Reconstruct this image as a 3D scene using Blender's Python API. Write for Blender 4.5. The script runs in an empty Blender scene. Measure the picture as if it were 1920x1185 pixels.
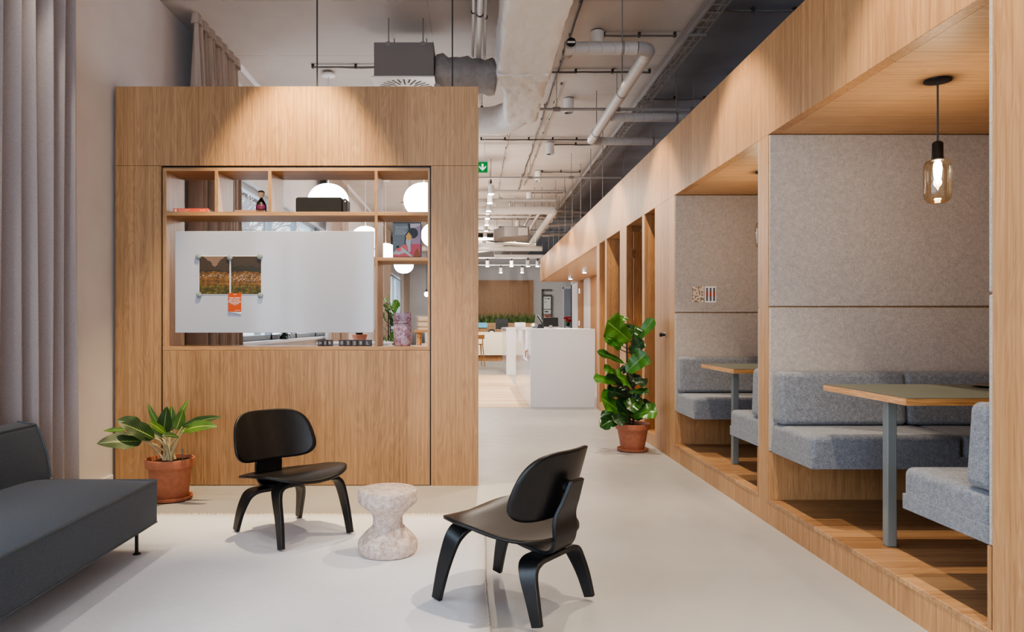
import bpy, math, random
from mathutils import Vector, Matrix, Euler
random.seed(7)
SC = bpy.context.scene
COL = SC.collection
PI = math.pi
F, CX, CY, CH = 1365.0, 887.0, 609.5, 1.2     # focal length and vanishing point in 1920x1185 pixels, eye height

def W(px, py, Y):
    """world point seen at a pixel of the 1920x1185 frame at depth Y"""
    return Vector(((px-CX)/F*Y, Y, CH-(py-CY)/F*Y))

def srgb(r, g, b):
    f = lambda c: (c/255/12.92) if c/255 <= 0.04045 else ((c/255+0.055)/1.055)**2.4
    return (f(r), f(g), f(b), 1)

# ------------------------------------------------------------------ mesh building
class G:
    def __init__(s): s.v, s.f, s.uv, s.mi = [], [], {}, []
    def quad(s, *p):
        n = len(s.v); s.v += [Vector(q) for q in p]; s.f.append(tuple(range(n, n+len(p))))
        return s
    def box(s, x0, x1, y0, y1, z0, z1):
        n = len(s.v)
        for x in (x0, x1):
            for y in (y0, y1):
                for z in (z0, z1): s.v.append(Vector((x, y, z)))
        for q in ((0,1,3,2),(4,6,7,5),(0,4,5,1),(2,3,7,6),(0,2,6,4),(1,5,7,3)):
            s.f.append(tuple(n+i for i in q))
        return s
    def obox(s, c, dims, rot):
        """oriented box: centre, dims, Euler"""
        n = len(s.v); m = Euler(rot).to_matrix(); c = Vector(c)
        for x in (-.5,.5):
            for y in (-.5,.5):
                for z in (-.5,.5): s.v.append(c + m @ Vector((x*dims[0], y*dims[1], z*dims[2])))
        for q in ((0,1,3,2),(4,6,7,5),(0,4,5,1),(2,3,7,6),(0,2,6,4),(1,5,7,3)):
            s.f.append(tuple(n+i for i in q))
        return s
    def prism(s, poly, axis, a, b):
        """poly: 2D points in the plane across `axis`; extruded from a to b"""
        def P(p, t):
            return Vector((t, p[0], p[1])) if axis == 'x' else Vector((p[0], t, p[1])) if axis == 'y' else Vector((p[0], p[1], t))
        n = len(s.v); k = len(poly)
        s.v += [P(p, a) for p in poly] + [P(p, b) for p in poly]
        s.f.append(tuple(n+i for i in range(k))); s.f.append(tuple(n+k+i for i in reversed(range(k))))
        for i in range(k):
            j = (i+1) % k; s.f.append((n+i, n+k+i, n+k+j, n+j))
        return s
    def tube(s, pts, r, n=12, cap=True):
        pts = [Vector(p) for p in pts]; k = len(pts)
        rs = r if isinstance(r, (list, tuple)) else [r]*k
        t0 = (pts[1]-pts[0]).normalized()
        u = t0.orthogonal().normalized(); base = len(s.v)
        for i, p in enumerate(pts):
            t = ((pts[min(i+1,k-1)]-p).normalized() + (p-pts[max(i-1,0)]).normalized()).normalized() if 0 < i < k-1 else (pts[1]-pts[0]).normalized() if i == 0 else (pts[-1]-pts[-2]).normalized()
            u = (u - t*u.dot(t)).normalized(); w = t.cross(u)
            for j in range(n):
                a = 2*PI*j/n; s.v.append(p + (u*math.cos(a)+w*math.sin(a))*rs[i])
        for i in range(k-1):
            for j in range(n):
                a, b = base+i*n+j, base+i*n+(j+1)%n
                s.f.append((a, b, b+n, a+n))
        if cap:
            s.f.append(tuple(base+j for j in reversed(range(n)))); s.f.append(tuple(base+(k-1)*n+j for j in range(n)))
        return s
    def lathe(s, prof, c=(0,0,0), n=48, axis='z', close=True):
        """prof: (r, h) pairs"""
        base = len(s.v); c = Vector(c)
        for r, h in prof:
            for j in range(n):
                a = 2*PI*j/n; x, y = r*math.cos(a), r*math.sin(a)
                p = (x, y, h) if axis == 'z' else (x, -h, y) if axis == 'y' else (h, x, y)
                s.v.append(c+Vector(p))
        k = len(prof)
        for i in range(k-1):
            for j in range(n):
                a, b = base+i*n+j, base+i*n+(j+1)%n
                s.f.append((a, b, b+n, a+n))
        if close:
            s.f.append(tuple(base+j for j in reversed(range(n)))); s.f.append(tuple(base+(k-1)*n+j for j in range(n)))
        return s
    def grid(s, fn, nu, nv, uv=False, wrap=False):
        """fn(u,v) with u,v in 0..1"""
        base = len(s.v)
        for i in range(nu+1):
            for j in range(nv+1):
                u, v = i/nu, j/nv
                s.v.append(Vector(fn(u, v)))
                if uv: s.uv[len(s.v)-1] = (u, v)
        for i in range(nu):
            for j in range(nv):
                a = base+i*(nv+1)+j; s.f.append((a, a+nv+1, a+nv+2, a+1))
        return s
    def strip(s, pts, wdir, widths, thick):
        """bent ply: a flat band along pts, its width along wdir"""
        pts = [Vector(p) for p in pts]; k = len(pts); base = len(s.v)
        for i, p in enumerate(pts):
            t = (pts[min(i+1,k-1)]-pts[max(i-1,0)]).normalized()
            wd = Vector(wdir); wd = (wd - t*wd.dot(t)).normalized(); nn = t.cross(wd)
            w = widths[i] if isinstance(widths, (list, tuple)) else widths
            for a, b in ((-1,-1),(1,-1),(1,1),(-1,1)): s.v.append(p + wd*a*w/2 + nn*b*thick/2)
        for i in range(k-1):
            for j in range(4):
                a, b = base+i*4+j, base+i*4+(j+1)%4
                s.f.append((a, b, b+4, a+4))
        s.f.append(tuple(base+j for j in (3,2,1,0))); s.f.append(tuple(base+(k-1)*4+j for j in range(4)))
        return s

ORG = {}
def build(name, g, mat, parent=None, bevel=0, smooth=None, solid=0, sub=0, seg=2, local=False, keep=False, merge=False):
    org = Vector((0,0,0))
    if parent is not None: org = ORG.get(parent.name, org)
    elif not keep and not local:
        xs = [p.x for p in g.v]; ys = [p.y for p in g.v]; zs = [p.z for p in g.v]
        org = Vector(((min(xs)+max(xs))/2, (min(ys)+max(ys))/2, min(zs)))
    if local: org = Vector((0,0,0))
    me = bpy.data.meshes.new(name)
    me.from_pydata([tuple(p-org) for p in g.v], [], g.f)
    if g.uv:
        ul = me.uv_layers.new(name='UVMap')
        for lp in me.loops: ul.data[lp.index].uv = g.uv.get(lp.vertex_index, (0,0))
    import bmesh
    bm = bmesh.new(); bm.from_mesh(me)
    if solid or merge: bmesh.ops.remove_doubles(bm, verts=bm.verts, dist=1e-5)
    bmesh.ops.recalc_face_normals(bm, faces=bm.faces); bm.to_mesh(me); bm.free()
    mats = mat if isinstance(mat, (list, tuple)) else [mat]
    for m in mats: me.materials.append(m)
    o = bpy.data.objects.new(name, me); COL.objects.link(o)
    if parent is not None: o.parent = parent; ORG[o.name] = org
    elif not local:
        o.location = org; ORG[o.name] = org
    if sub:
        md = o.modifiers.new('s', 'SUBSURF'); md.levels = sub; md.render_levels = sub
    if solid:
        md = o.modifiers.new('t', 'SOLIDIFY'); md.thickness = solid; md.offset = 0
    if bevel:
        md = o.modifiers.new('b', 'BEVEL'); md.width = bevel; md.segments = seg; md.limit_method = 'ANGLE'; md.angle_limit = math.radians(40)
        if smooth is None: smooth = 40
    if smooth is not None:
        for p in me.polygons: p.use_smooth = True
        if smooth < 180:
            try: me.set_sharp_from_angle(angle=math.radians(smooth))
            except Exception: pass
    return o

def tag(o, label=None, cat=None, group=None, kind=None):
    if label: o['label'] = label
    if cat: o['category'] = cat
    if group: o['group'] = group
    if kind: o['kind'] = kind
    return o
def thing(name, label, cat, loc=(0,0,0), rz=0, group=None):
    o = bpy.data.objects.new(name, None); COL.objects.link(o)
    o.location = loc; o.rotation_euler = (0,0,rz); o.empty_display_size = .1
    ORG[o.name] = Vector(loc) if rz == 0 else Vector((0,0,0))
    return tag(o, label, cat, group)
def struct(name, g, mat, **k):
    o = build(name, g, mat, keep=True, **k); o['kind'] = 'structure'; return o
def dup(root, loc, rz=None, label=None, group=None, scale=None):
    r = root.copy(); COL.objects.link(r); r.location = loc
    if rz is not None: r.rotation_euler = (0,0,rz)
    if scale: r.scale = (scale,)*3
    if label: r['label'] = label
    if group: r['group'] = group
    for ch in root.children:
        c = ch.copy(); COL.objects.link(c); c.parent = r
        for gch in ch.children:
            d = gch.copy(); COL.objects.link(d); d.parent = c
    return r
def text(name, body, size, mat, loc, rot, parent=None, align='LEFT', ext=0.0004, spacing=1.0, valign='CENTER'):
    cu = bpy.data.curves.new(name, 'FONT'); cu.body = body; cu.size = size; cu.extrude = ext
    cu.align_x = align; cu.align_y = valign; cu.space_line = spacing; cu.resolution_u = 3
    t = bpy.data.objects.new('tmp', cu); COL.objects.link(t)
    dg = bpy.context.evaluated_depsgraph_get(); dg.update()
    me = bpy.data.meshes.new_from_object(t.evaluated_get(dg)); me.name = name
    bpy.data.objects.remove(t); bpy.data.curves.remove(cu)
    me.materials.clear(); me.materials.append(mat)
    o = bpy.data.objects.new(name, me); COL.objects.link(o)
    o.rotation_euler = rot
    if parent is not None:
        o.parent = parent; o.location = Vector(loc) - ORG.get(parent.name, Vector((0,0,0)))
    else: o.location = loc
    return o

# ------------------------------------------------------------------ materials
def new_mat(name):
    m = bpy.data.materials.new(name); m.use_nodes = True
    nt = m.node_tree; b = nt.nodes['Principled BSDF']
    return m, nt, b
def N(nt, t, **k):
    n = nt.nodes.new(t)
    for a, v in k.items(): setattr(n, a, v)
    return n
def L(nt, a, b): nt.links.new(a, b)
def plain(name, c, rough=.5, metal=0, emit=0, ecol=None, spec=None, coat=0):
    m, nt, b = new_mat(name)
    b.inputs['Base Color'].default_value = c; b.inputs['Roughness'].default_value = rough; b.inputs['Metallic'].default_value = metal
    if spec is not None: b.inputs['Specular IOR Level'].default_value = spec
    if coat: b.inputs['Coat Weight'].default_value = coat; b.inputs['Coat Roughness'].default_value = .1
    if emit:
        b.inputs['Emission Color'].default_value = ecol or c; b.inputs['Emission Strength'].default_value = emit
    return m
def mapped(nt, scale, src='Object'):
    tc = N(nt, 'ShaderNodeTexCoord'); mp = N(nt, 'ShaderNodeMapping'); mp.inputs['Scale'].default_value = scale
    L(nt, tc.outputs[src], mp.inputs['Vector']); return mp.outputs['Vector']
def noise(nt, vec, scale, detail=3, rough=.5, dist=0):
    n = N(nt, 'ShaderNodeTexNoise'); n.inputs['Scale'].default_value = scale; n.inputs['Detail'].default_value = detail
    n.inputs['Roughness'].default_value = rough; n.inputs['Distortion'].default_value = dist
    if vec is not None: L(nt, vec, n.inputs['Vector'])
    return n.outputs['Fac']
def ramp(nt, fac, stops):
    r = N(nt, 'ShaderNodeValToRGB'); L(nt, fac, r.inputs['Fac']); e = r.color_ramp.elements
    e[0].position, e[0].color = stops[0]; e[1].position, e[1].color = stops[-1]
    for p, c in stops[1:-1]:
        x = e.new(p); x.color = c
    return r.outputs['Color']
def mth(nt, op, a, b=None, c=None):
    n = N(nt, 'ShaderNodeMath', operation=op)
    for i, x in enumerate((a, b, c)):
        if x is None: continue
        if isinstance(x, (int, float)): n.inputs[i].default_value = x
        else: L(nt, x, n.inputs[i])
    return n.outputs[0]
def mixc(nt, fac, a, b, mode='MIX'):
    n = N(nt, 'ShaderNodeMix', data_type='RGBA', blend_type=mode)
    for i, x in ((0, fac), (6, a), (7, b)):
        if isinstance(x, (int, float)): n.inputs[i].default_value = x
        elif isinstance(x, tuple): n.inputs[i].default_value = x
        else: L(nt, x, n.inputs[i])
    return n.outputs[2]
def bump(nt, b, h, strength=.2, dist=.01):
    n = N(nt, 'ShaderNodeBump'); n.inputs['Strength'].default_value = strength; n.inputs['Distance'].default_value = dist
    L(nt, h, n.inputs['Height']); L(nt, n.outputs['Normal'], b.inputs['Normal'])
def speckle(name, c1, c2, scale, rough=.9, bs=.3, stops=(.35,.65), detail=2, bd=.004, sheen=0):
    m, nt, b = new_mat(name)
    v = mapped(nt, (1,1,1)); f = noise(nt, v, scale, detail, .6)
    L(nt, ramp(nt, f, [(stops[0], c1), (stops[1], c2)]), b.inputs['Base Color'])
    b.inputs['Roughness'].default_value = rough
    if sheen: b.inputs['Sheen Weight'].default_value = sheen
    if bs: bump(nt, b, f, bs, bd)
    return m
def wood(name, axis, cd, cl, rough=.45, strip=.0, gscale=1.0, contrast=1.0, stripw=.33, sax=None):
    """veneer with the grain running along `axis`"""
    m, nt, b = new_mat(name)
    i = 'xyz'.index(axis)
    sc = [1,1,1]; sc[i] = .018
    v = mapped(nt, tuple(s*gscale for s in sc))
    fine = noise(nt, v, 170, 3, .6)
    sc2 = [1,1,1]; sc2[i] = .10
    v2 = mapped(nt, tuple(s*gscale for s in sc2))
    mid = noise(nt, v2, 11, 2, .5, 1.2)
    sc3 = [1,1,1]; sc3[i] = .006
    streak = noise(nt, mapped(nt, tuple(s*gscale for s in sc3)), 58, 2, .5)
    rings = mth(nt, 'FRACT', mth(nt, 'MULTIPLY', mid, 9))
    rings = mth(nt, 'PINGPONG', rings, .5)
    f = mth(nt, 'ADD', mth(nt, 'ADD', mth(nt, 'MULTIPLY', fine, .42*contrast), mth(nt, 'MULTIPLY', streak, .45*contrast)), mth(nt, 'MULTIPLY', rings, .24*contrast))
    f = mth(nt, 'ADD', f, .5-.50*contrast)
    if strip:
        tc = N(nt, 'ShaderNodeTexCoord'); sx = N(nt, 'ShaderNodeSeparateXYZ'); L(nt, tc.outputs['Object'], sx.inputs[0])
        ax = sax or [a for a in 'xyz' if a != axis and a != 'z'] or ['x']
        s = None
        for a in ax:
            o = sx.outputs['xyz'.index(a)]; s = o if s is None else mth(nt, 'ADD', s, o)
        cell = mth(nt, 'FLOOR', mth(nt, 'DIVIDE', s, stripw))
        wn = N(nt, 'ShaderNodeTexWhiteNoise', noise_dimensions='1D'); L(nt, cell, wn.inputs['W'])
        f = mth(nt, 'ADD', f, mth(nt, 'MULTIPLY', mth(nt, 'SUBTRACT', wn.outputs['Value'], .5), strip))
    L(nt, ramp(nt, f, [(.30, cd), (.70, cl)]), b.inputs['Base Color'])
    b.inputs['Roughness'].default_value = rough
    bump(nt, b, fine, .06, .002)
    return m

OD, OL = srgb(148,111,76), srgb(200,159,114)
WX = wood('oak veneer, grain across', 'x', OD, OL)
WY = wood('oak veneer, grain lengthwise', 'y', OD, OL)
WZ = wood('oak veneer, grain upright', 'z', OD, OL, strip=.16)
WZ2 = wood('oak veneer, grain upright warm', 'z', srgb(152,110,72), srgb(202,156,108), strip=.14, sax=['y'])
WSOF = wood('oak soffit', 'x', srgb(168,128,90), srgb(208,168,124), gscale=.9)
WDOOR = wood('oak door veneer', 'z', srgb(140,98,60), srgb(192,142,92), strip=.1)
WFLR = wood('oak booth flooring', 'x', srgb(136,98,66), srgb(198,156,112), strip=.22, sax=['y'], stripw=.19, rough=.4)
WPALE = wood('pale plank flooring', 'x', srgb(214,172,124), srgb(246,222,184), strip=.35, sax=['y'], stripw=.18, rough=.35, contrast=.7)
WPLY = wood('oak ply edge', 'x', srgb(128,82,40), srgb(214,160,98), contrast=1.2)
WPLYY = wood('oak ply edge lengthwise', 'y', srgb(150,100,60), srgb(222,172,120), contrast=1.2)
BLACKW = wood('black stained ash', 'y', srgb(12,12,12), srgb(34,31,30), rough=.40, gscale=.6)
BLACKWZ = wood('black stained ply', 'z', srgb(18,18,19), srgb(34,33,34), rough=.36)
WHITEWALL = speckle('white painted wall', srgb(216,212,212), srgb(221,217,217), 3, .7, .0)
WHITE = plain('white lacquer', srgb(232,232,236), .35)
WHITEG = plain('glossy white laminate', srgb(236,236,240), .12)
CREAM = plain('cream laminate', srgb(238,222,196), .4)
CONC = None
def concrete():
    m, nt, b = new_mat('painted concrete slab')
    v = mapped(nt, (1,1,1)); f = noise(nt, v, 1.6, 4, .6)
    tc = N(nt, 'ShaderNodeTexCoord'); sx = N(nt, 'ShaderNodeSeparateXYZ'); L(nt, tc.outputs['Object'], sx.inputs[0])
    fy = mth(nt, 'FRACT', mth(nt, 'DIVIDE', mth(nt, 'ADD', sx.outputs[1], .12), 1.28))
    ly = mth(nt, 'LESS_THAN', fy, .008)
    fx = mth(nt, 'FRACT', mth(nt, 'DIVIDE', mth(nt, 'ADD', sx.outputs[0], 5.2), 2.4))
    lx = mth(nt, 'LESS_THAN', fx, .003)
    ln = mth(nt, 'MULTIPLY', mth(nt, 'MAXIMUM', ly, lx), mth(nt, 'GREATER_THAN', noise(nt, v, 2.3), .45))
    c = ramp(nt, f, [(.3, srgb(184,176,170)), (.7, srgb(196,188,182))])
    c = mixc(nt, mth(nt, 'MULTIPLY', ln, .45), c, srgb(120,110,104))
    L(nt, c, b.inputs['Base Color']); b.inputs['Roughness'].default_value = .8
    return m
CONC = concrete()
DARKCEIL = speckle('dark blue grey slab', srgb(118,122,132), srgb(130,134,144), 2, .8, 0)
def floor_mat():
    m, nt, b = new_mat('poured grey resin floor')
    v = mapped(nt, (1,1,1)); f = noise(nt, v, 1.1, 5, .6)
    L(nt, ramp(nt, f, [(.3, srgb(160,158,156)), (.7, srgb(168,166,164))]), b.inputs['Base Color'])
    L(nt, ramp(nt, noise(nt, v, 6, 4), [(.3, (.34,)*3+(1,)), (.7, (.44,)*3+(1,))]), b.inputs['Roughness'])
    return m
FLOOR = floor_mat()
def felt_mat(name, c0, c1, c2):
    m, nt, b = new_mat(name)
    v = mapped(nt, (1,1,1)); f = noise(nt, v, 170, 3, .75); g = noise(nt, v, 45, 2, .6)
    h = mth(nt, 'ADD', mth(nt, 'MULTIPLY', f, .75), mth(nt, 'MULTIPLY', g, .25))
    L(nt, ramp(nt, h, [(.38, c0), (.5, c1), (.62, c2)]), b.inputs['Base Color'])
    b.inputs['Roughness'].default_value = .95; b.inputs['Sheen Weight'].default_value = .15
    bump(nt, b, h, .35, .004); return m
FELT = felt_mat('heather grey felt', srgb(156,148,141), srgb(174,165,157), srgb(194,185,177))
FELTL = felt_mat('pale felt edge', srgb(170,170,174), srgb(196,196,200), srgb(220,220,224))
UPH = felt_mat('blue grey boucle', srgb(98,101,107), srgb(119,122,128), srgb(144,147,153))
SOFA = speckle('slate wool', srgb(46,52,58), srgb(68,75,82), 260, .85, .25, sheen=.2)
SOFAP = plain('sofa piping', srgb(84,92,98), .6)
CURT = speckle('mauve grey curtain cloth', srgb(160,151,151), srgb(174,165,164), 200, .9, .1)
CURTB = speckle('taupe curtain cloth', srgb(176,160,148), srgb(192,176,164), 200, .9, .1)
TERRA = speckle('terracotta', srgb(164,102,74), srgb(174,112,84), 30, .7, .05)
SOIL = speckle('potting soil', srgb(34,24,18), srgb(84,58,40), 60, 1, .8, bd=.02)
DUCT = None
def duct_mat(name, c1, c2, sc=9, bs=.5):
    m, nt, b = new_mat(name)
    v = mapped(nt, (1,.35,1)); f = noise(nt, v, sc, 5, .6, .8)
    L(nt, ramp(nt, f, [(.3, c1), (.7, c2)]), b.inputs['Base Color']); b.inputs['Roughness'].default_value = .55
    bump(nt, b, f, bs, .03); return m
DUCT = duct_mat('painted duct wrap', srgb(210,206,203), srgb(222,219,216), 10, .22)
FLEX = duct_mat('grey foil wrap', srgb(138,134,132), srgb(166,160,156), 8, .9)
PIPEG = plain('grey painted metal', srgb(168,163,160), .5)
def spiral_mat():
    m, nt, b = new_mat('spiral pipe paint')
    tc = N(nt, 'ShaderNodeTexCoord'); sx = N(nt, 'ShaderNodeSeparateXYZ'); L(nt, tc.outputs['Object'], sx.inputs[0])
    s = mth(nt, 'ADD', mth(nt, 'ADD', sx.outputs[0], sx.outputs[1]), mth(nt, 'MULTIPLY', sx.outputs[2], .6))
    l = mth(nt, 'LESS_THAN', mth(nt, 'FRACT', mth(nt, 'DIVIDE', s, .11)), .06)
    L(nt, mixc(nt, mth(nt, 'MULTIPLY', l, .35), srgb(190,185,181), srgb(110,106,104)), b.inputs['Base Color'])
    b.inputs['Roughness'].default_value = .5; return m
SPIRAL = spiral_mat()
BOXG = plain('grey sheet metal', srgb(128,122,119), .55)
DARKM = plain('dark cable', srgb(62,58,57), .6)
MIDM = plain('grey conduit', srgb(140,134,130), .5)
TRAYM = plain('galvanised tray', srgb(150,148,150), .45, .3)
BLACK = plain('black metal', srgb(18,18,20), .4)
CHROME = plain('chrome', srgb(220,220,225), .12, 1)
LEGM = plain('grey green powder coat', srgb(124,128,126), .45)
LINO = plain('olive grey linoleum', srgb(80,84,76), .45)
PLASTICB = plain('black plastic', srgb(22,23,26), .4)
FRAMEM = plain('pale grey window frame', srgb(150,158,166), .4)
WHITEM = plain('white satin metal', srgb(226,222,218), .35)
PAPER = plain('white paper', srgb(238,238,236), .6)
EMW = plain('lit lens', (1,1,1,1), .3, emit=14, ecol=(1,.95,.86,1))
EMWARM = plain('lit filament', (1,.9,.7,1), .3, emit=90, ecol=(1,.72,.42,1))
GLOBE = plain('lit opal glass', (1,1,1,1), .2, emit=9, ecol=(1,.97,.93,1))
def glass_mat(name, tint=(1,1,1,1), gl=.08, rough=0.0):
    m = bpy.data.materials.new(name); m.use_nodes = True; nt = m.node_tree
    for n in list(nt.nodes): nt.nodes.remove(n)
    o = N(nt, 'ShaderNodeOutputMaterial'); mx = N(nt, 'ShaderNodeMixShader'); t = N(nt, 'ShaderNodeBsdfTransparent'); g = N(nt, 'ShaderNodeBsdfGlossy')
    lw = N(nt, 'ShaderNodeLayerWeight'); lw.inputs['Blend'].default_value = .35
    f = mth(nt, 'ADD', mth(nt, 'MULTIPLY', lw.outputs['Fresnel'], .55), gl)
    t.inputs['Color'].default_value = tint; g.inputs['Roughness'].default_value = rough
    L(nt, f, mx.inputs[0]); L(nt, t.outputs[0], mx.inputs[1]); L(nt, g.outputs[0], mx.inputs[2]); L(nt, mx.outputs[0], o.inputs[0])
    return m
GLASS = glass_mat('window glass', (.93,.96,.97,1), .03)
AMBER = glass_mat('amber lamp glass', (1,.90,.74,1), .03)
CLEAR = glass_mat('drinking glass', (.93,.95,.96,1), .08)
# ------------------------------------------------------------------ room shell (X right, Y away from the camera, floor at Z=0)
H = 4.0; XL = -2.7; XR = 3.25; XA = 1.783; PL = .15; SO = 2.35; BT = 2.947; YB = 30.0
struct('floor', G().box(-2.95, 4.4, -4.2, YB+.2, -.12, 0), FLOOR)
struct('floor_timber', G().box(-1.6, .834, 10.62, 17.5, 0, .004), WPALE)
struct('ceiling', G().box(-2.95, 2.16, -4.2, YB+.2, H, H+.15), CONC)
struct('ceiling_dark', G().box(2.16, 4.4, -4.2, YB+.2, H-.002, H+.15), DARKCEIL)  # ceiling beyond the cable tray, given a darker blue-grey tone
# left wall: piers and the wall above and below each window
WIN = [(-3.4, 4.86), (7.25, 14.3), (19.8, 28.6)]
WB, WT = 1.0, 2.93
def wall_left():
    g = G(); y = -4.2
    for a, b in WIN:
        g.box(-2.95, XL, y, a, 0, H)
        zb = .05 if a < 0 else WB; zt = 3.7 if a < 0 else WT
        g.box(-2.95, XL, a, b, 0, zb); g.box(-2.95, XL, a, b, zt, H)
        y = b
    g.box(-2.95, XL, y, YB, 0, H)
    return struct('wall_left', g, WHITEWALL)
wall_left()
def window(k, a, b, zb, zt, step):
    r = thing('window_%d' % k, None, None, (-2.83, (a+b)/2, zb)); r['kind'] = 'structure'
    n = max(2, round((b-a)/step)); ys = [a+(b-a)*i/n for i in range(n+1)]
    g = G()
    for y in ys: g.box(-2.87, -2.79, y-.035, y+.035, zb, zt)
    for z in (zb+.03, zt-.03): g.box(-2.87, -2.79, a, b, z-.035, z+.035)
    if zt > 3.2: g.box(-2.87, -2.79, a, b, 2.4, 2.46)
    build('window_frame', g, FRAMEM, r)
    for i in range(n): build('window_pane', G().box(-2.835, -2.829, ys[i]+.03, ys[i+1]-.03, zb+.06, zt-.06), GLASS, r)
    build('window_sill', G().box(-2.79, -2.60, a, b, zb-.04, zb), WHITE, r, bevel=.004)
window(1, -3.4, 4.86, .05, 3.7, 1.6)
window(2, 7.25, 14.3, WB, WT, 1.37)
window(3, 19.8, 28.6, WB, WT, 1.4)
# baseboards
struct('baseboard_left', G().box(XL, XL+.018, 4.86, 5.43, 0, .085), WHITE, bevel=.004)
struct('baseboard_left', G().box(XL, XL+.018, 5.8, 30, 0, .085), WHITE, bevel=.004)
# back wall with the oak niche
struct('wall_back', G().box(-2.95, 4.4, YB, YB+.2, 0, H), WHITEWALL)
struct('trim_1', G().box(-1.6, 2.30, YB-.10, YB, 0, 3.04).box(2.30, 2.45, YB-.22, YB, 0, 3.04), WDOOR)
d = thing('door_1', None, None, (3.95, YB-.03, 0)); d['kind'] = 'structure'
build('door_leaf', G().box(3.74, 4.30, YB-.05, YB, 0, 2.7), plain('grey glazed door', srgb(150,156,168), .35), d)
build('door_frame', G().box(3.69, 3.74, YB-.07, YB, 0, 2.75).box(3.69, 4.30, YB-.07, YB, 2.7, 2.75), WHITE, d)
# room behind the camera: glazed front
g = G()
for a, b in ((-2.95,-2.4),(.0,.5),(3.0,4.4)): g.box(a, b, -4.2, -4.0, 0, H)
g.box(-2.4, 0, -4.2, -4.0, 0, .3).box(-2.4, 0, -4.2, -4.0, 3.5, H).box(.5, 3.0, -4.2, -4.0, 0, .3).box(.5, 3.0, -4.2, -4.0, 3.5, H)
struct('wall_front', g, WHITEWALL)
w = thing('window_4', None, None, (.3, -4.1, .3)); w['kind'] = 'structure'
g = G()
for a, b in ((-2.4, 0), (.5, 3.0)):
    for i in range(3):
        x = a+(b-a)*i/2; g.box(x-.035, x+.035, -4.13, -4.07, .3, 3.5)
    for z in (.33, 2.4, 3.47): g.box(a, b, -4.13, -4.07, z-.03, z+.03)
build('window_frame', g, FRAMEM, w)
for a, b in ((-2.4, 0), (.5, 3.0)): build('window_pane', G().box(a, b, -4.105, -4.099, .3, 3.5), GLASS, w)
# right side: outer wall, nook wall, far wall
struct('wall_right', G().box(XR, XR+.15, -4.2, 20.8, 0, H).box(4.3, 4.4, 20.8, YB, 0, H).box(XR, 4.4, 20.7, 20.8, 0, H), WHITEWALL)
# white wall at the side of the reception, with door recesses
g = G(); zc = SO
g.box(2.8, 2.98, 19.52, 20.8, 0, zc); g.box(2.8, 2.98, 17.55, 18.42, 0, zc); g.box(2.8, 2.98, 10.5, 16.4, 0, zc)
g.box(2.8, XR, 20.62, 20.8, 0, H)
struct('wall_right_reception', g, WHITEWALL)
d = thing('door_2', None, None, (2.85, 18.97, 0)); d['kind'] = 'structure'
build('door_leaf', G().box(2.82, 2.88, 18.42, 19.52, 0, SO-.02), WDOOR, d)
for z in (2.1, 1.25): build('door_hinge', G().tube([(2.81, 19.2, z-.06), (2.81, 19.2, z+.06)], .02, 8), CHROME, d)
struct('trim_2', G().box(2.83, 2.90, 16.4, 17.55, 0, SO), WDOOR)
# ------------------------------------------------------------------ the long oak volume on the right
# fascia beam and soffits
struct('fascia_beam', G().box(XA, XA+.06, -1.6, 19.3, SO, BT).box(XA+.06, XR, 19.24, 19.3, SO, BT), WZ2, bevel=.002)
struct('booth_roof', G().box(XA+.06, XR, -1.6, 19.24, BT-.04, BT-.01), WSOF)
struct('soffit_ceiling', G().box(XA+.06, XR, -1.6, 19.24, SO, SO+.03), WSOF)
P = [(2.35, 2.50), (4.40, 4.545)]              # partitions between booths
struct('booth_partition', G().box(XA, XR, 2.345, 2.50, 0, SO), WZ2, bevel=.0015)
struct('booth_partition', G().box(XA, XR, 4.40, 4.545, 0, SO), WZ2, bevel=.0015)
struct('booth_partition', G().box(XA, XR, 6.445, 7.14, 0, SO), WZ2, bevel=.0015)
struct('booth_partition', G().box(XA, XR, .30, .455, 0, SO), WZ2, bevel=.0015)
for a, b in ((.455, 2.345), (2.50, 4.40), (4.545, 6.445)):
    struct('platform_floor', G().box(XA, XR, a, b, 0, PL-.022), WZ2)
    struct('booth_floor', G().box(XA-.003, XR, a, b, PL-.022, PL), WFLR, bevel=.002)
struct('trim_3', G().box(XR-.02, XR, .455, 6.445, PL, SO), WZ)
struct('booth_partition', G().box(XA, XR, -1.6, .30, 0, SO), WZ2)
# fins and deep door recesses further along
struct('platform_floor', G().box(XA, XR, 7.14, 10.5, 0, .115), WZ2)
for a, b in ((7.575, 7.68), (8.51, 8.84), (9.72, 9.84), (10.27, 10.5)):
    struct('booth_partition', G().box(XA, XA+.16, a, b, .115, SO), WZ2, bevel=.0015)
struct('trim_4', G().box(XA+.16, XR, 7.575, 7.64, .115, SO), WDOOR)
struct('trim_5', G().box(XA+.16, 2.5, 10.0, 10.06, .115, SO), WDOOR)
struct('wall_back_nook', G().box(1.95, XR, 9.74, 9.80, .115, SO), plain('pale partition', srgb(196,190,190), .6))
d = thing('door_3', None, None, (XA+.1, 8.44, .115)); d['kind'] = 'structure'
build('door_leaf', G().box(XA+.07, XA+.95, 8.40, 8.45, .12, 2.28), WDOOR, d, bevel=.002)
build('door_frame', G().box(XA+.0, XA+.065, 8.455, 8.51, .115, SO), WDOOR, d)
for z in (2.02, 1.2, .4): build('door_hinge', G().box(XA+.052, XA+.085, 8.385, 8.40, z-.05, z+.05), CHROME, d)
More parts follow.
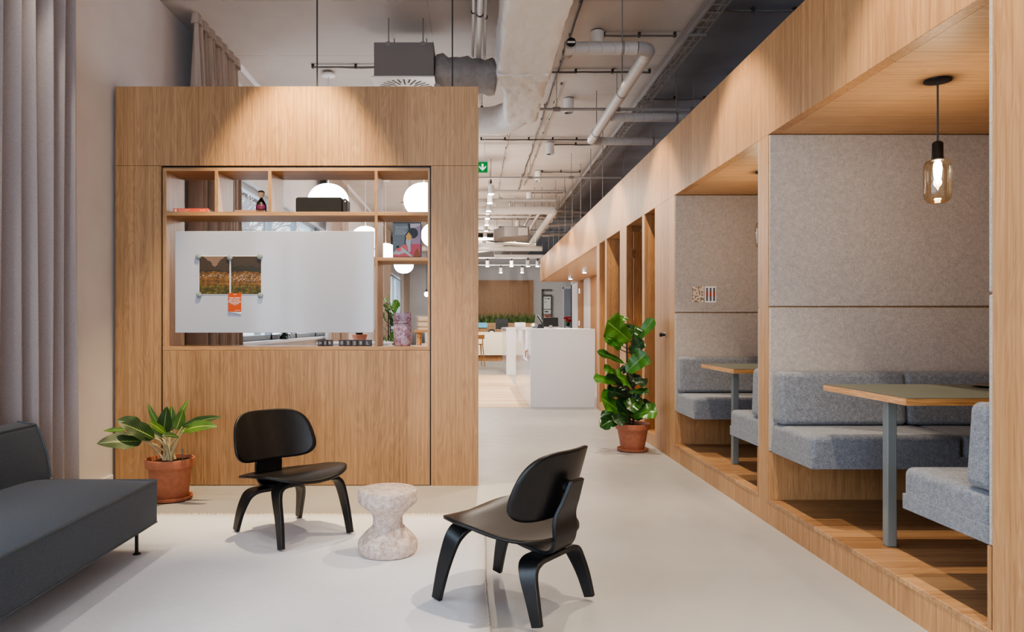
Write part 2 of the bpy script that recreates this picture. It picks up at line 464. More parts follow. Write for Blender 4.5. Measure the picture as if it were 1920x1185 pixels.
# ------------------------------------------------------------------ free-standing oak shelf wall
YD, S = 5.44, 1365/5.44
def DX(px): return (px-CX)/S
def DZ(py): return CH-(py-CY)/S
DD = .345; YB2 = YD+DD
dv = thing('room_divider', 'tall oak shelf wall with open compartments and a plain lower panel', 'room divider', (DX(556), YD+DD/2, 0))
build('header_panel', G().box(DX(216), DX(897), YD, YB2, DZ(311)+.002, DZ(162)), WZ, dv, bevel=.0015)
build('side_panel', G().box(DX(216), DX(302.2), YD, YB2, 0, DZ(311)), WZ, dv, bevel=.0015)
build('side_panel', G().box(DX(808.3), DX(897), YD, YB2, 0, DZ(311)), WZ, dv, bevel=.0015)
build('shadow_gap', G().box(DX(302.2), DX(305), YD+.02, YB2-.02, 0, DZ(313)).box(DX(806), DX(808.3), YD+.02, YB2-.02, 0, DZ(313)).box(DX(305), DX(806), YD+.02, YB2-.02, DZ(314), DZ(311)), BLACK, dv)
build('lower_panel', G().box(DX(305), DX(806), YD, YB2, .004, DZ(657)), WZ, dv, bevel=.0015)
build('frame_board', G().box(DX(305), DX(806), YD, YB2, DZ(320.5), DZ(314.3)), WX, dv, bevel=.001)
build('frame_board', G().box(DX(305), DX(806), YD, YB2, DZ(656.6), DZ(649.5)), WX, dv, bevel=.001)
build('frame_board', G().box(DX(305), DX(312), YD, YB2, DZ(649.5), DZ(320.5)), WZ, dv, bevel=.001)
build('frame_board', G().box(DX(802), DX(806), YD, YB2, DZ(649.5), DZ(320.5)), WZ, dv, bevel=.001)
build('shelf_board', G().box(DX(312), DX(702.5), YD, YB2, DZ(404), DZ(397)), WX, dv, bevel=.001)
build('shelf_board', G().box(DX(708), DX(802), YD, YB2, DZ(404), DZ(397)), WX, dv, bevel=.001)
build('shelf_board', G().box(DX(708), DX(802), YD, YB2, DZ(489), DZ(482.5)), WX, dv, bevel=.001)
build('divider_board', G().box(DX(702.5), DX(708), YD, YB2, DZ(649.5), DZ(320.5)), WZ, dv, bevel=.001)
for a in (402.5, 502.5): build('divider_board', G().box(DX(a), DX(a+6.3), YD, YB2, DZ(397), DZ(320.5)), WZ, dv, bevel=.001)
for px in (593, 848):
    tag(build('hanging_rod', G().tube([(DX(px), YD+.03, DZ(162)), (DX(px), YD+.03, H)], .0055, 8), DARKM, smooth=60),
        'thin grey steel rod from the ceiling to the %s of the oak shelf wall' % ('middle top' if px == 593 else 'right-hand top'), 'rod', 'rods over the oak shelf wall')
SZ = DZ(397)              # top of the upper shelf
SB = DZ(649.5)            # top of the bottom board
# whiteboard
yb = YD+.012
wb = thing('whiteboard', 'glossy white magnetic board set in the large opening of the oak shelf wall', 'whiteboard', (DX(514), yb, DZ(624)))
build('board', G().box(DX(327), DX(701), yb, yb+.02, DZ(624), DZ(433)), plain('whiteboard enamel', srgb(182,186,200), .09), wb, bevel=.003)
build('hanging_rail', G().box(DX(327)+.05, DX(701)-.02, yb+.02, yb+.05, DZ(470), DZ(460)), PIPEG, wb)
# landscape photograph in two sheets, pinned by magnets
def landscape(name, side):
    m, nt, b = new_mat(name)
    tc = N(nt, 'ShaderNodeTexCoord'); sx = N(nt, 'ShaderNodeSeparateXYZ'); L(nt, tc.outputs['Generated'], sx.inputs[0])
    x, z = sx.outputs[0], sx.outputs[2]
    v = mapped(nt, (1,1,1), 'Generated')
    v2 = mapped(nt, (1,1,2.2), 'Generated')
    n1 = noise(nt, v2, 6, 8, .75); n2 = noise(nt, v, 3.0, 3, .6); n3 = noise(nt, v2, 26, 4, .7)
    n4 = noise(nt, v2, 5, 4, .6, 1)
    grass = ramp(nt, n1, [(.32, srgb(38,30,20)), (.46, srgb(92,66,34)), (.58, srgb(134,96,50)), (.75, srgb(166,130,80))])
    green = ramp(nt, n1, [(.35, srgb(24,24,14)), (.5, srgb(74,68,28)), (.68, srgb(140,122,54))])
    low = mth(nt, 'SMOOTHSTEP', z, .42, .18) if False else mth(nt, 'LESS_THAN', mth(nt, 'ADD', z, mth(nt, 'MULTIPLY', n4, .5)), .50)
    fld = mixc(nt, low, grass, green)
    hill = ramp(nt, n3, [(.35, srgb(34,32,30)), (.55, srgb(70,58,46)), (.75, srgb(112,86,60))])
    sky = srgb(122,100,84)
    # ridge line: dips in the middle of the first sheet
    if side == 0:
        d = mth(nt, 'ABSOLUTE', mth(nt, 'SUBTRACT', x, .5)); ridge = mth(nt, 'ADD', .74, mth(nt, 'MULTIPLY', mth(nt, 'POWER', d, 1.3), .9))
        ridge = mth(nt, 'ADD', ridge, mth(nt, 'MULTIPLY', mth(nt, 'SUBTRACT', n2, .5), .35))
    else: ridge = mth(nt, 'ADD', 1.3, mth(nt, 'MULTIPLY', n2, .1))
    up = mixc(nt, mth(nt, 'GREATER_THAN', z, ridge), hill, sky)
    if side == 0: bush_top = mth(nt, 'ADD', .52, mth(nt, 'MULTIPLY', n4, .22))
    else: bush_top = mth(nt, 'ADD', .50, mth(nt, 'MULTIPLY', n4, .50))
    bush = ramp(nt, n3, [(.3, srgb(20,22,20)), (.7, srgb(62,60,50))])
    up = mixc(nt, mth(nt, 'LESS_THAN', z, bush_top), up, bush)
    c = mixc(nt, mth(nt, 'GREATER_THAN', mth(nt, 'ADD', z, mth(nt, 'MULTIPLY', mth(nt, 'SUBTRACT', n2, .5), .30)), .58), fld, up)
    # sheep
    sheep = mth(nt, 'GREATER_THAN', noise(nt, v2, 17, 1, .5), .61)
    band = mth(nt, 'MULTIPLY', mth(nt, 'GREATER_THAN', z, .34 if side else .44), mth(nt, 'LESS_THAN', z, .53))
    c = mixc(nt, mth(nt, 'MULTIPLY', mth(nt, 'MULTIPLY', sheep, band), .85), c, srgb(216,206,196))
    L(nt, c, b.inputs['Base Color']); b.inputs['Roughness'].default_value = .5; return m
yf = yb-.002
for k, (a, b_) in enumerate(((372.5, 430), (431.8, 489.5))):
    p = thing('landscape_photo', ['left sheet of the landscape photo, hills dipping over golden grass with sheep', 'right sheet of the landscape photo, dark trees over golden grass with sheep'][k], 'photograph', (DX((a+b_)/2), yf, DZ(552)))
    build('print', G().box(DX(a)+.002, DX(b_)-.002, yf-.0012, yf, DZ(551.5), DZ(480.5)), landscape('landscape print %s' % 'ab'[k], k), p)
    build('paper_border', G().box(DX(a)-.002, DX(b_)+.002, yf, yf+.001, DZ(552.6), DZ(479.4)), PAPER, p)
MAG = plain('pale grey magnet', srgb(134,144,144), .4)
for px, py, w in ((371, 481, 'upper left corner'), (430.5, 483, 'upper middle edge'), (486.5, 481, 'upper right corner'), (372.5, 553, 'lower left corner'), (487.5, 554, 'lower right corner')):
    tag(build('magnet', G().lathe([(.019,0),(.0205,.002),(.0205,.007),(.018,.009),(.0,.0095)], (DX(px), yf-.001, DZ(py)), 28, 'y', False), MAG, smooth=50),
        'round grey magnet at the %s of the landscape photo' % w, 'magnet', 'magnets on the whiteboard')
# orange card
oc = thing('orange_card', 'orange printed card held under the landscape photo on the whiteboard', 'card', (DX(440), yf-.004, DZ(586)))
ORG_M = plain('orange card', srgb(190,78,14), .6)
build('front_sheet', G().box(DX(427.5), DX(452), yf-.006, yf-.005, DZ(584.5), DZ(549.5)), ORG_M, oc)
build('back_sheet', G().quad((DX(427.5), yf-.004, DZ(549.5)), (DX(452), yf-.004, DZ(549.5)), (DX(452.2), yf-.0045, DZ(588.5)), (DX(427.5), yf-.004, DZ(584.5))), PAPER, oc)
RX = (PI/2, 0, 0)
text('card_heading', 'DESIGN', .007, PAPER, (DX(439.8), yf-.0066, DZ(552.3)), RX, oc, 'CENTER')
text('card_lettering', '"GREAT THINGS\nARE MADE BY A\nSERIES OF SMALL\nTHINGS BROUGHT\nTOGETHER"', .0118, PAPER, (DX(439.8), yf-.0066, DZ(557)), RX, oc, 'CENTER', .0008, .92, 'TOP')
text('card_footer', 'V. GOGH', .006, PAPER, (DX(439.8), yf-.0066, DZ(572)), RX, oc, 'CENTER')
text('card_imprint', 'WORKSPACE', .007, PAPER, (DX(450.6), yf-.0066, DZ(582.2)), RX, oc, 'RIGHT')
# books on the upper shelf
bk = thing('coral_book', 'coral red paperback lying with its lettered spine forward in the first compartment', 'book', (DX(355), YD+.10, SZ))
z0 = SZ+.0005
CORAL = plain('coral book cloth', srgb(224,98,68), .5)
y0 = YD+.035
x0, x1 = DX(321.5)+.0, DX(388)
build('cover', G().box(x0, x1, y0, y0+.19, z0, z0+.0015).box(x0, x1, y0, y0+.19, z0+.0285, z0+.030).box(x0, x1, y0-.001, y0+.0015, z0, z0+.030), CORAL, bk)
build('page_block', G().box(x0+.003, x1-.003, y0+.0016, y0+.186, z0+.0016, z0+.0284), PAPER, bk)
text('spine_title', 'THE WAY WE LIVE\nDESIGN NOTES', .0105, plain('cream print', srgb(250,214,196), .5), (x0+.037, y0-.0016, z0+.015), RX, bk, 'LEFT', .0002, .95)
text('spine_mark', '25  ED', .014, bpy.data.materials['cream print'], (x1-.065, y0-.0016, z0+.015), RX, bk)
build('spine_emblem', G().lathe([(.011,0),(.011,.0006)], (x0+.017, y0-.001, z0+.015), 24, 'y'), bpy.data.materials['cream print'], bk)
b2 = thing('dark_book', 'dark illustrated book lying behind the coral red paperback', 'book', (DX(396), YD+.2, SZ))
build('cover', G().obox((-2.03, YD+.262, z0+.012), (.16, .11, .024), (0,0,.12)), plain('dark book cover', srgb(58,40,38), .5), b2, bevel=.001)
build('jacket_picture', G().obox((-2.05, YD+.2035, z0+.012), (.05, .004, .018), (0,0,.12)), plain('book jacket print', srgb(200,150,90), .5), b2)
# shift the dark book fully inside the compartment
b3 = thing('grey_book', 'grey brown book lying flat under the wooden doll', 'book', (DX(470), YD+.2, SZ))
GB = plain('grey brown book cloth', srgb(146,118,108), .6)
xa, xb = (440-CX)/F*5.54, (497-CX)/F*5.54
build('cover', G().box(xa, xb, YD+.10, YD+.30, z0, z0+.0015).box(xa, xb, YD+.10, YD+.30, z0+.0265, z0+.028).box(xa, xb, YD+.099, YD+.1015, z0, z0+.028), GB, b3)
build('page_block', G().box(xa+.003, xb-.003, YD+.1016, YD+.297, z0+.0016, z0+.0264), plain('book pages', srgb(196,182,170), .8), b3)
# wooden doll
zd = z0+.0285; c = ((490-CX)/F*5.56, YD+.12, zd)
K = 1.24
dl = thing('wooden_doll', 'small wooden doll with pale round head and dark cone body in the second compartment', 'doll', c)
build('body', G().lathe([(K*r_, K*z_) for r_, z_ in [(.029,.0),(.032,.004),(.031,.03),(.026,.045),(.013,.066),(.006,.078)]], c, 32), plain('doll black paint', srgb(26,24,28), .4), dl, smooth=50)
build('skirt_band', G().lathe([(K*r_, K*z_) for r_, z_ in [(.0325,.004),(.0327,.006),(.0318,.030),(.0312,.031)]], c, 32, 'z', False), plain('doll plum paint', srgb(86,34,68), .4), dl, smooth=60)
build('head', G().lathe([(K*r_, K*z_) for r_, z_ in [(.004,.074),(.012,.084),(.0195,.098),(.021,.108),(.017,.117)]], c, 32), plain('pale beech', srgb(214,184,146), .45), dl, smooth=60)
build('hair', G().lathe([(K*r_, K*z_) for r_, z_ in [(.0212,.108),(.0195,.115),(.012,.121),(.001,.123)]], c, 32), plain('doll hair brown', srgb(84,62,50), .5), dl, smooth=60)
# dark fabric speaker box
sp = thing('fabric_speaker', 'charcoal fabric speaker with rounded ends on the upper shelf', 'speaker', (DX(599), YD+.14, SZ))
xs0, xs1 = DX(551), DX(648)
def rr(x0, x1, z0, z1, r, n=6):
    pts = []
    for cx_, cz_, a0 in ((x1-r, z1-r, 0), (x0+r, z1-r, 90), (x0+r, z0+r, 180), (x1-r, z0+r, 270)):
        for i in range(n+1):
            a = math.radians(a0+90*i/n); pts.append((cx_+r*math.cos(a), cz_+r*math.sin(a)))
    return pts
build('body', G().prism(rr(xs0, xs1-.035, z0, z0+.118, .018), 'y', YD+.05, YD+.21), speckle('charcoal knit', srgb(17,21,28), srgb(27,31,38), 300, .9, .2), sp, bevel=.008)
build('end_cap', G().prism(rr(xs1-.034, xs1, z0+.002, z0+.108, .014), 'y', YD+.055, YD+.205), plain('charcoal rubber', srgb(30,32,34), .6), sp, bevel=.006)
build('button', G().lathe([(.006,0),(.006,.002),(.003,.003)], (xs1-.012, YD+.0545, z0+.085), 16, 'y'), WHITEM, sp)
# magazine with a plain generic fashion cover
mg = thing('magazine', 'upright black bound magazine with grey and pink cover leaning in the right column', 'magazine', (DX(763), YD+.1, DZ(482.5)))
ym = YD+.13; k1 = (1365/(ym)); MX = lambda px: (px-CX)/1365*ym; MZ = lambda py: CH-(py-CY)/1365*ym
zb_ = DZ(482.5)+.0005
build('cover', G().box(MX(736.5), MX(790), ym, ym+.022, zb_, MZ(416.5)), BLACK, mg)
def poly(name, pts, col, k, parent=mg, mx=MX, mz=MZ, y=ym):
    m = bpy.data.materials.get(name+' ink') or plain(name+' ink', col, .5)
    g = G(); yy = y-.0006*k; g.quad(*[(mx(a), yy, mz(b)) for a, b in pts]); return build(name, g, m, parent)
T = lambda x, y: (725+x*85/1119., 405+y*90/1185.)
def circ(x, y, rx, ry, n=24, a0=0, a1=360): return [T(x+rx*math.cos(math.radians(a0+(a1-a0)*i/n)), y-ry*math.sin(math.radians(a0+(a1-a0)*i/n))) for i in range(n+1)]
zlow = 405+1005*90/1185
poly('grey_ground', [T(150,180), T(838,180), T(838,1005), T(150,1005)], srgb(112,124,132), 1)
poly('lilac_ground', [T(570,182), T(838,182), T(838,700), T(620,700), T(600,500)], srgb(160,140,164), 2)
poly('pink_ground', [T(610,690), T(838,690), T(838,1005), T(560,1005)], srgb(186,84,104), 3)
poly('pink_base', [T(150,930), T(500,930), T(600,1005), T(150,1005)], srgb(196,92,104), 3)
poly('white_brim', [T(580,290), T(585,200), T(830,182), T(830,225), T(760,262), T(680,292)], srgb(196,194,200), 4)
poly('dark_sash', [T(520,180), T(580,200), T(590,360), T(500,480), T(460,700), T(440,690), T(455,480), T(545,340)], srgb(40,42,46), 5)
poly('dark_disc', circ(650, 425, 125, 128), srgb(48,52,56), 6)
poly('arm_shape', [T(235,840), T(370,770), T(480,850), T(660,1005), T(580,1005), T(450,910), T(300,960), T(150,940), T(170,905)], srgb(174,184,200), 7)
poly('neck_shape', [T(480,560), T(610,560), T(590,700), T(590,880), T(540,900), T(520,760), T(470,650)], srgb(180,188,204), 8)
poly('pink_flower', circ(440, 790, 95, 78), srgb(208,102,108), 6)
poly('pink_bloom', circ(300, 825, 60, 55), srgb(214,104,110), 9)
poly('teal_bud', circ(275, 765, 38, 36), srgb(40,66,68), 10)
poly('yellow_drop', [T(545,400), T(622,500), T(608,580), T(545,606), T(490,580), T(474,500)], srgb(214,176,92), 11)
poly('amber_shape', [T(750,800), T(800,880), T(822,1005), T(672,1005), T(695,890)], srgb(132,84,32), 11)
text('cover_lettering', 'THE QUARTERLY\nTHE CUTTING\nTHE ROYAL\nSTUDIO FASHION\n& FRAGRANCE', .0135, plain('pale cover print', srgb(196,206,206), .5), (MX(741), ym-.002, MZ(424)), RX, mg, 'LEFT', .0002, 1.0, 'TOP')
# iridescent pink jar
jx = (754.5-CX)/F*5.56; jc = (jx, YD+.12, SB+.0005)
jr = thing('glass_jar', 'pink iridescent glass jar with banded neck in the lowest right compartment', 'jar', jc)
m, nt, b = new_mat('pink iridescent glass')
v = mapped(nt, (1,1,1)); f = noise(nt, v, 22, 3, .6, 1.5)
L(nt, ramp(nt, f, [(.3, srgb(110,66,92)), (.45, srgb(176,142,166)), (.58, srgb(196,192,212)), (.7, srgb(160,70,86))]), b.inputs['Base Color'])
b.inputs['Roughness'].default_value = .08; b.inputs['Transmission Weight'].default_value = .25; bump(nt, b, f, .6, .02)
build('body', G().lathe([(.060,0),(.064,.006),(.0675,.02),(.068,.08),(.069,.160),(.064,.172),(.063,.175)], jc, 40), m, jr, smooth=50)
build('neck_band', G().lathe([(.066,.170),(.0725,.174),(.0725,.181),(.067,.184)], jc, 40), m, jr, smooth=60)
build('rim', G().lathe([(.064,.182),(.069,.19),(.069,.247),(.071,.252),(.067,.252),(.064,.19)], jc, 40, 'z', False), m, jr, smooth=50)
build('base', G().lathe([(.061,-.0),(.0615,.012)], jc, 40), plain('smoky glass base', srgb(70,56,60), .2), jr)
# letter blocks on the bottom board
WB_M = wood('dark walnut block', 'x', srgb(46,34,30), srgb(92,74,64), gscale=2)
WB_L = plain('white inlay', srgb(232,232,230), .5); FACE = plain('grey block face', srgb(84,80,78), .5)
yl = YD+.05
for i, (a, b_, ch, rot, nm) in enumerate(((596,605.3,'V',-90,'V lying on its side'),(606,613.6,'S',0,'narrow S'),(614.2,622.6,'R',0,'R'),(635.2,646.6,'0',0,'0'),(647.1,658.4,'S',0,'wide S'),(659,670.2,'E',180,'reversed E'),(670.8,682,'8',0,'8'),(682.6,695.8,'L',0,'L'))):
    sc_ = yl/YD; xa, xb = (a-CX)/1365*yl, (b_-CX)/1365*yl; zt = SB+.0005
    r = thing('letter_block', 'dark wooden block with white %s standing on the bottom board' % nm, 'letter block', ((xa+xb)/2, yl+.02, zt), 0, 'letter blocks on the bottom board')
    build('block', G().box(xa, xb, yl, yl+.045, zt, zt+.047), WB_M, r, bevel=.0012)
    fp = build('face_plate', G().box(xa+.004, xb-.004, yl-.0006, yl, zt+.005, zt+.042), FACE, r)
    t = text('lettering', ch, .036 if b_-a > 9.5 else .030, WB_L, ((xa+xb)/2, yl-.0014, zt+.0235), RX, fp, 'CENTER')
    if rot: t.rotation_euler = (PI/2, math.radians(rot), 0)
    if rot == -90: t.location.x -= .0; t.location.z += .0
# ------------------------------------------------------------------ rug
rg = thing('area_rug', 'flat woven off-white rug with fringed far edge under the chairs', 'rug', (-1.6, 3.0, .004))
m, nt, b = new_mat('woven wool rug')
v = mapped(nt, (1,1,1)); v2 = mapped(nt, (26,220,1)); f = noise(nt, v2, 1, 3, .7); f2 = noise(nt, v, 2.2, 3)
c_ = ramp(nt, mth(nt, 'ADD', mth(nt, 'MULTIPLY', f, .6), mth(nt, 'MULTIPLY', f2, .4)), [(.35, srgb(214,215,220)), (.65, srgb(232,233,238))])
L(nt, c_, b.inputs['Base Color']); b.inputs['Roughness'].default_value = .95; bump(nt, b, f, .35, .004)
RY, RXE = 4.57, .062
def rugfn(u, v):
    x = -2.42+(RXE+2.42)*u; y = 1.2+(RY-1.2)*v
    e = math.sin(y*5.1)*.004+math.sin(y*13)*.002 if u > .999 else 0
    return (x+e, y+(math.sin(x*4)*.004 if v > .999 else 0), .009)
g = G().grid(rugfn, 30, 34)
build('weave', g, m, rg, solid=.008, smooth=60)
random.seed(3); g = G()
x = -2.41
while x < RXE-.01:
    l = random.uniform(.028, .055); dx = random.uniform(-.018, .018)
    g.tube([(x, RY-.004, .008), (x+dx*.4, RY+l*.5, .012), (x+dx, RY+l, .003)], [.003, .0026, .0018], 4); x += random.uniform(.007, .013)
build('fringe', g, plain('cream wool fringe', srgb(236,222,204), .95), rg)
g = G().tube([(RXE+math.sin(y*.05*5.1)*.004, y*.05, .010) for y in range(25, 91)], .0055, 6)
build('edge_binding', g, speckle('rug edge yarn', srgb(150,142,132), srgb(196,190,182), 120, .95, .3), rg, smooth=80)

# ------------------------------------------------------------------ sofa (runs along the left wall, faces the room)
SY0, SY1 = 1.55, 3.85
sf = thing('sofa', 'low slate blue upholstered sofa with thin black legs before the curtain', 'sofa', (-2.05, (SY0+SY1)/2, .013))
XF, XB_ = -1.672, -2.43
def pad(x0, x1, y0, y1, z0, z1, crown, nx=16, ny=30):
    """cushion with a crowned top"""
    g = G()
    def top(u, v):
        x = x0+(x1-x0)*u; y = y0+(y1-y0)*v
        k = (1-abs(2*u-1)**3.2)*(1-abs(2*v-1)**9)
        return (x, y, z1+crown*k)
    g.grid(top, nx, ny)
    g.quad((x0,y0,z0),(x1,y0,z0),(x1,y1,z0),(x0,y1,z0))
    n = lambda v, u0: [top(u0, i/ny) for i in range(ny+1)]
    for u0, xx in ((0, x0), (1, x1)):
        for i in range(ny):
            a, b_ = top(u0, i/ny), top(u0, (i+1)/ny); g.quad((xx, a[1], z0), (xx, b_[1], z0), b_, a)
    for v0, yy in ((0, y0), (1, y1)):
        for i in range(nx):
            a, b_ = top(i/nx, v0), top((i+1)/nx, v0); g.quad((a[0], yy, z0), (b_[0], yy, z0), b_, a)
    return g
sst = build('seat', pad(XB_, XF, SY0, SY1, .158, .378, .05), SOFA, sf, smooth=35)
g = G()
g.tube([(XF+.001, SY0, .380), (XF+.001, SY1, .380), (XB_, SY1+.001, .380)], .0055, 8)
g.tube([(XF+.001, SY0, .160), (XF+.001, SY1, .160), (XB_, SY1+.001, .160)], .004, 8)
build('piping', g, SOFAP, sst, smooth=60)
# backrest: leaning slab along Y
bx = lambda z: -2.222-.075*(z-.40)/.28
g = G(); ye = 3.83
prof = [(bx(.40)+.0, .385), (bx(.52)+.012, .52), (bx(.66)+.004, .655), (bx(.68)-.006, .676), (bx(.68)-.10, .690), (bx(.68)-.118, .68), (bx(.45)-.13, .385)]
g.prism(prof, 'y', SY0, ye)
bkr = build('backrest', g, SOFA, sf, bevel=.006, smooth=50)
g = G().tube([(bx(.4)+.003, ye, .40), (bx(.52)+.014, ye, .52), (bx(.66)+.006, ye, .655), (bx(.68)-.006, ye, .678), (bx(.68)-.10, ye, .692)], .005, 8)
g.tube([(bx(.68)-.004, SY0, .678), (bx(.68)-.004, ye, .678)], .005, 8)
build('piping', g, SOFAP, bkr, smooth=60)
for x in (-1.742, -2.36):
    for y in (3.77, 1.65):
        lg_ = build('leg', G().tube([(x, y, .020), (x, y, .16)], .009, 14).lathe([(.022,.146),(.022,.158)], (x,y,0), 20), BLACK, sf, smooth=50)
        build('foot_disc', G().lathe([(.020,.0135),(.020,.018),(.009,.022)], (x,y,0), 20), BLACK, lg_, smooth=50)

# ------------------------------------------------------------------ bent plywood lounge chair (local: faces +x)
def chair(label, loc, rz, group):
    r = thing('lounge_chair', label, 'chair', loc, rz, group)
    ORG[r.name] = Vector((0,0,0))
    a, bq, n = .265, .285, 3.0
    def seatz(x, y):
        t = x/a
        z = .338+.040*t+.022*abs(y/bq)**2.2*(1-.5*max(t,0))
        if t > .45: z -= .050*((t-.45)/.55)**2*(1-.3*abs(y/bq))
        if t < -.5: z += .018*((-t-.5)/.5)**2
        return z
    def sfn(u, v):
        th = 2*PI*v; c, s_ = math.cos(th), math.sin(th)
        rr_ = (abs(c)**n+abs(s_)**n)**(-1/n); x = c*rr_*a*u; y = s_*rr_*bq*u
        y *= .90+.10*(1-abs(x/a-.25)**2) if x > 0 else 1-.17*(x/a)**2
        return (x, y, seatz(x, y))
    build('seat', G().grid(sfn, 12, 72), BLACKW, r, solid=.013, smooth=60)
    def bfn(u, v):
        th = 2*PI*v; c, s_ = math.cos(th), math.sin(th); n2 = 4.0
        rr_ = (abs(c)**n2+abs(s_)**n2)**(-1/n2); y = c*rr_*.262*u; t = s_*rr_*u
        y *= 1-.085*(t+.25)**2-.05*t
        z = .535+.142*t+.010*t*(y/.265)**2
        x = -.262-.30*(z-.535)+.085*(abs(y)/.265)**2.1
        return (x, y, z)
    build('backrest', G().grid(bfn, 12, 72), BLACKWZ, r, solid=.012, smooth=60)
    def smoothpath(pts, k=8):
        out = []; P_ = [Vector(p) for p in pts]; P_ = [2*P_[0]-P_[1]]+P_+[2*P_[-1]-P_[-2]]
        for i in range(1, len(P_)-2):
            for j in range(k):
                t = j/k; p0, p1, p2, p3 = P_[i-1:i+3]
                out.append(.5*((2*p1)+(-p0+p2)*t+(2*p0-5*p1+4*p2-p3)*t*t+(-p0+3*p1-3*p2+p3)*t**3))
        out.append(P_[-2]); return out
    pts = smoothpath([(.15,0,.318), (.05,0,.296), (-.10,0,.262), (-.19,0,.250), (-.243,0,.268), (-.262,0,.32), (-.262,0,.40), (-.288,0,.47), (-.318,0,.555)])
    k = len(pts); ws = []
    for i in range(k):
        t = i/(k-1); ws.append(.14 if t < .35 else .14+.035*math.sin((t-.35)/.35*PI/2) if t < .7 else .175-.075*(t-.7)/.3)
    spn = build('spine', G().strip(pts, (0,1,0), ws, .017), BLACKWZ, r, bevel=.003, smooth=35)
    g = G()
    for y in (-.030, .030): g.lathe([(.006,0),(.006,.004),(.003,.006)], (-.318+.0, y, .535), 12, 'x')
    for i_ in range(len(g.v)): g.v[i_].x = -.312 - (g.v[i_].x+.318)
    build('screw', g, CHROME, spn)
    build('shock_mount', G().lathe([(.028,0),(.028,.02)], (-.285, 0, .52), 20, 'x'), PLASTICB, spn)
    for s_ in (-1, 1):
        pts = smoothpath([(.245, s_*.222, .004), (.215, s_*.214, .14), (.178, s_*.206, .255), (.160, s_*.188, .300), (.150, s_*.150, .318), (.145, s_*.08, .322), (.145, s_*.0, .322)], 6)
        k = len(pts); build('leg', G().strip(pts, (1,0,0), [.045+.050*min(1, i/(k*.55)) for i in range(k)], .022), BLACKWZ, r, bevel=.003, smooth=35)
        pts = smoothpath([(-.262, s_*.208, .004), (-.235, s_*.200, .10), (-.208, s_*.186, .175), (-.195, s_*.165, .215), (-.188, s_*.125, .232), (-.185, s_*.06, .233), (-.185, 0, .233)], 6)
        k = len(pts); build('leg', G().strip(pts, (1,0,0), [.045+.052*min(1, i/(k*.55)) for i in range(k)], .022), BLACKWZ, r, bevel=.003, smooth=35)
    return r
ch1 = chair('black bent plywood lounge chair beside the oak shelf wall, its back to the potted plant', (-1.03, 4.155, .0155), math.radians(-44), 'black plywood lounge chairs')
ch2 = dup(ch1, (.173, 3.167, .0145), math.radians(142), 'black bent plywood lounge chair nearest the camera, back turned towards the booths')

# ------------------------------------------------------------------ cork stool
m, nt, b = new_mat('pale cork agglomerate')
v = mapped(nt, (1,1,1)); vo = N(nt, 'ShaderNodeTexVoronoi'); vo.inputs['Scale'].default_value = 95; L(nt, mapped(nt, (1,1,1.8)), vo.inputs['Vector'])
f = noise(nt, v, 34, 4, .7)
c_ = ramp(nt, f, [(.32, srgb(178,154,140)), (.5, srgb(210,192,180)), (.68, srgb(232,218,208))])
c_ = mixc(nt, mth(nt, 'MULTIPLY', mth(nt, 'GREATER_THAN', noise(nt, v, 130, 2, .6), .64), .6), c_, srgb(130,92,76))
c_ = mixc(nt, mth(nt, 'MULTIPLY', mth(nt, 'LESS_THAN', vo.outputs['Distance'], .18), .35), c_, srgb(176,134,116))
L(nt, c_, b.inputs['Base Color']); b.inputs['Roughness'].default_value = .85; bump(nt, b, f, .5, .008)
tag(build('cork_stool', G().lathe([(.0,0),(.140,0),(.148,.004),(.154,.02),(.1555,.05),(.150,.068),(.125,.098),(.092,.128),(.080,.142),(.077,.160),(.077,.185),(.082,.198),(.110,.226),(.146,.258),(.153,.270),(.1545,.285),(.1545,.318),(.151,.327),(.146,.330),(.0,.330)], (-.446, 3.81, .0135), 72, 'z', False), m, smooth=38),
    'turned pale cork stool shaped like a spool between the two black chairs', 'stool')

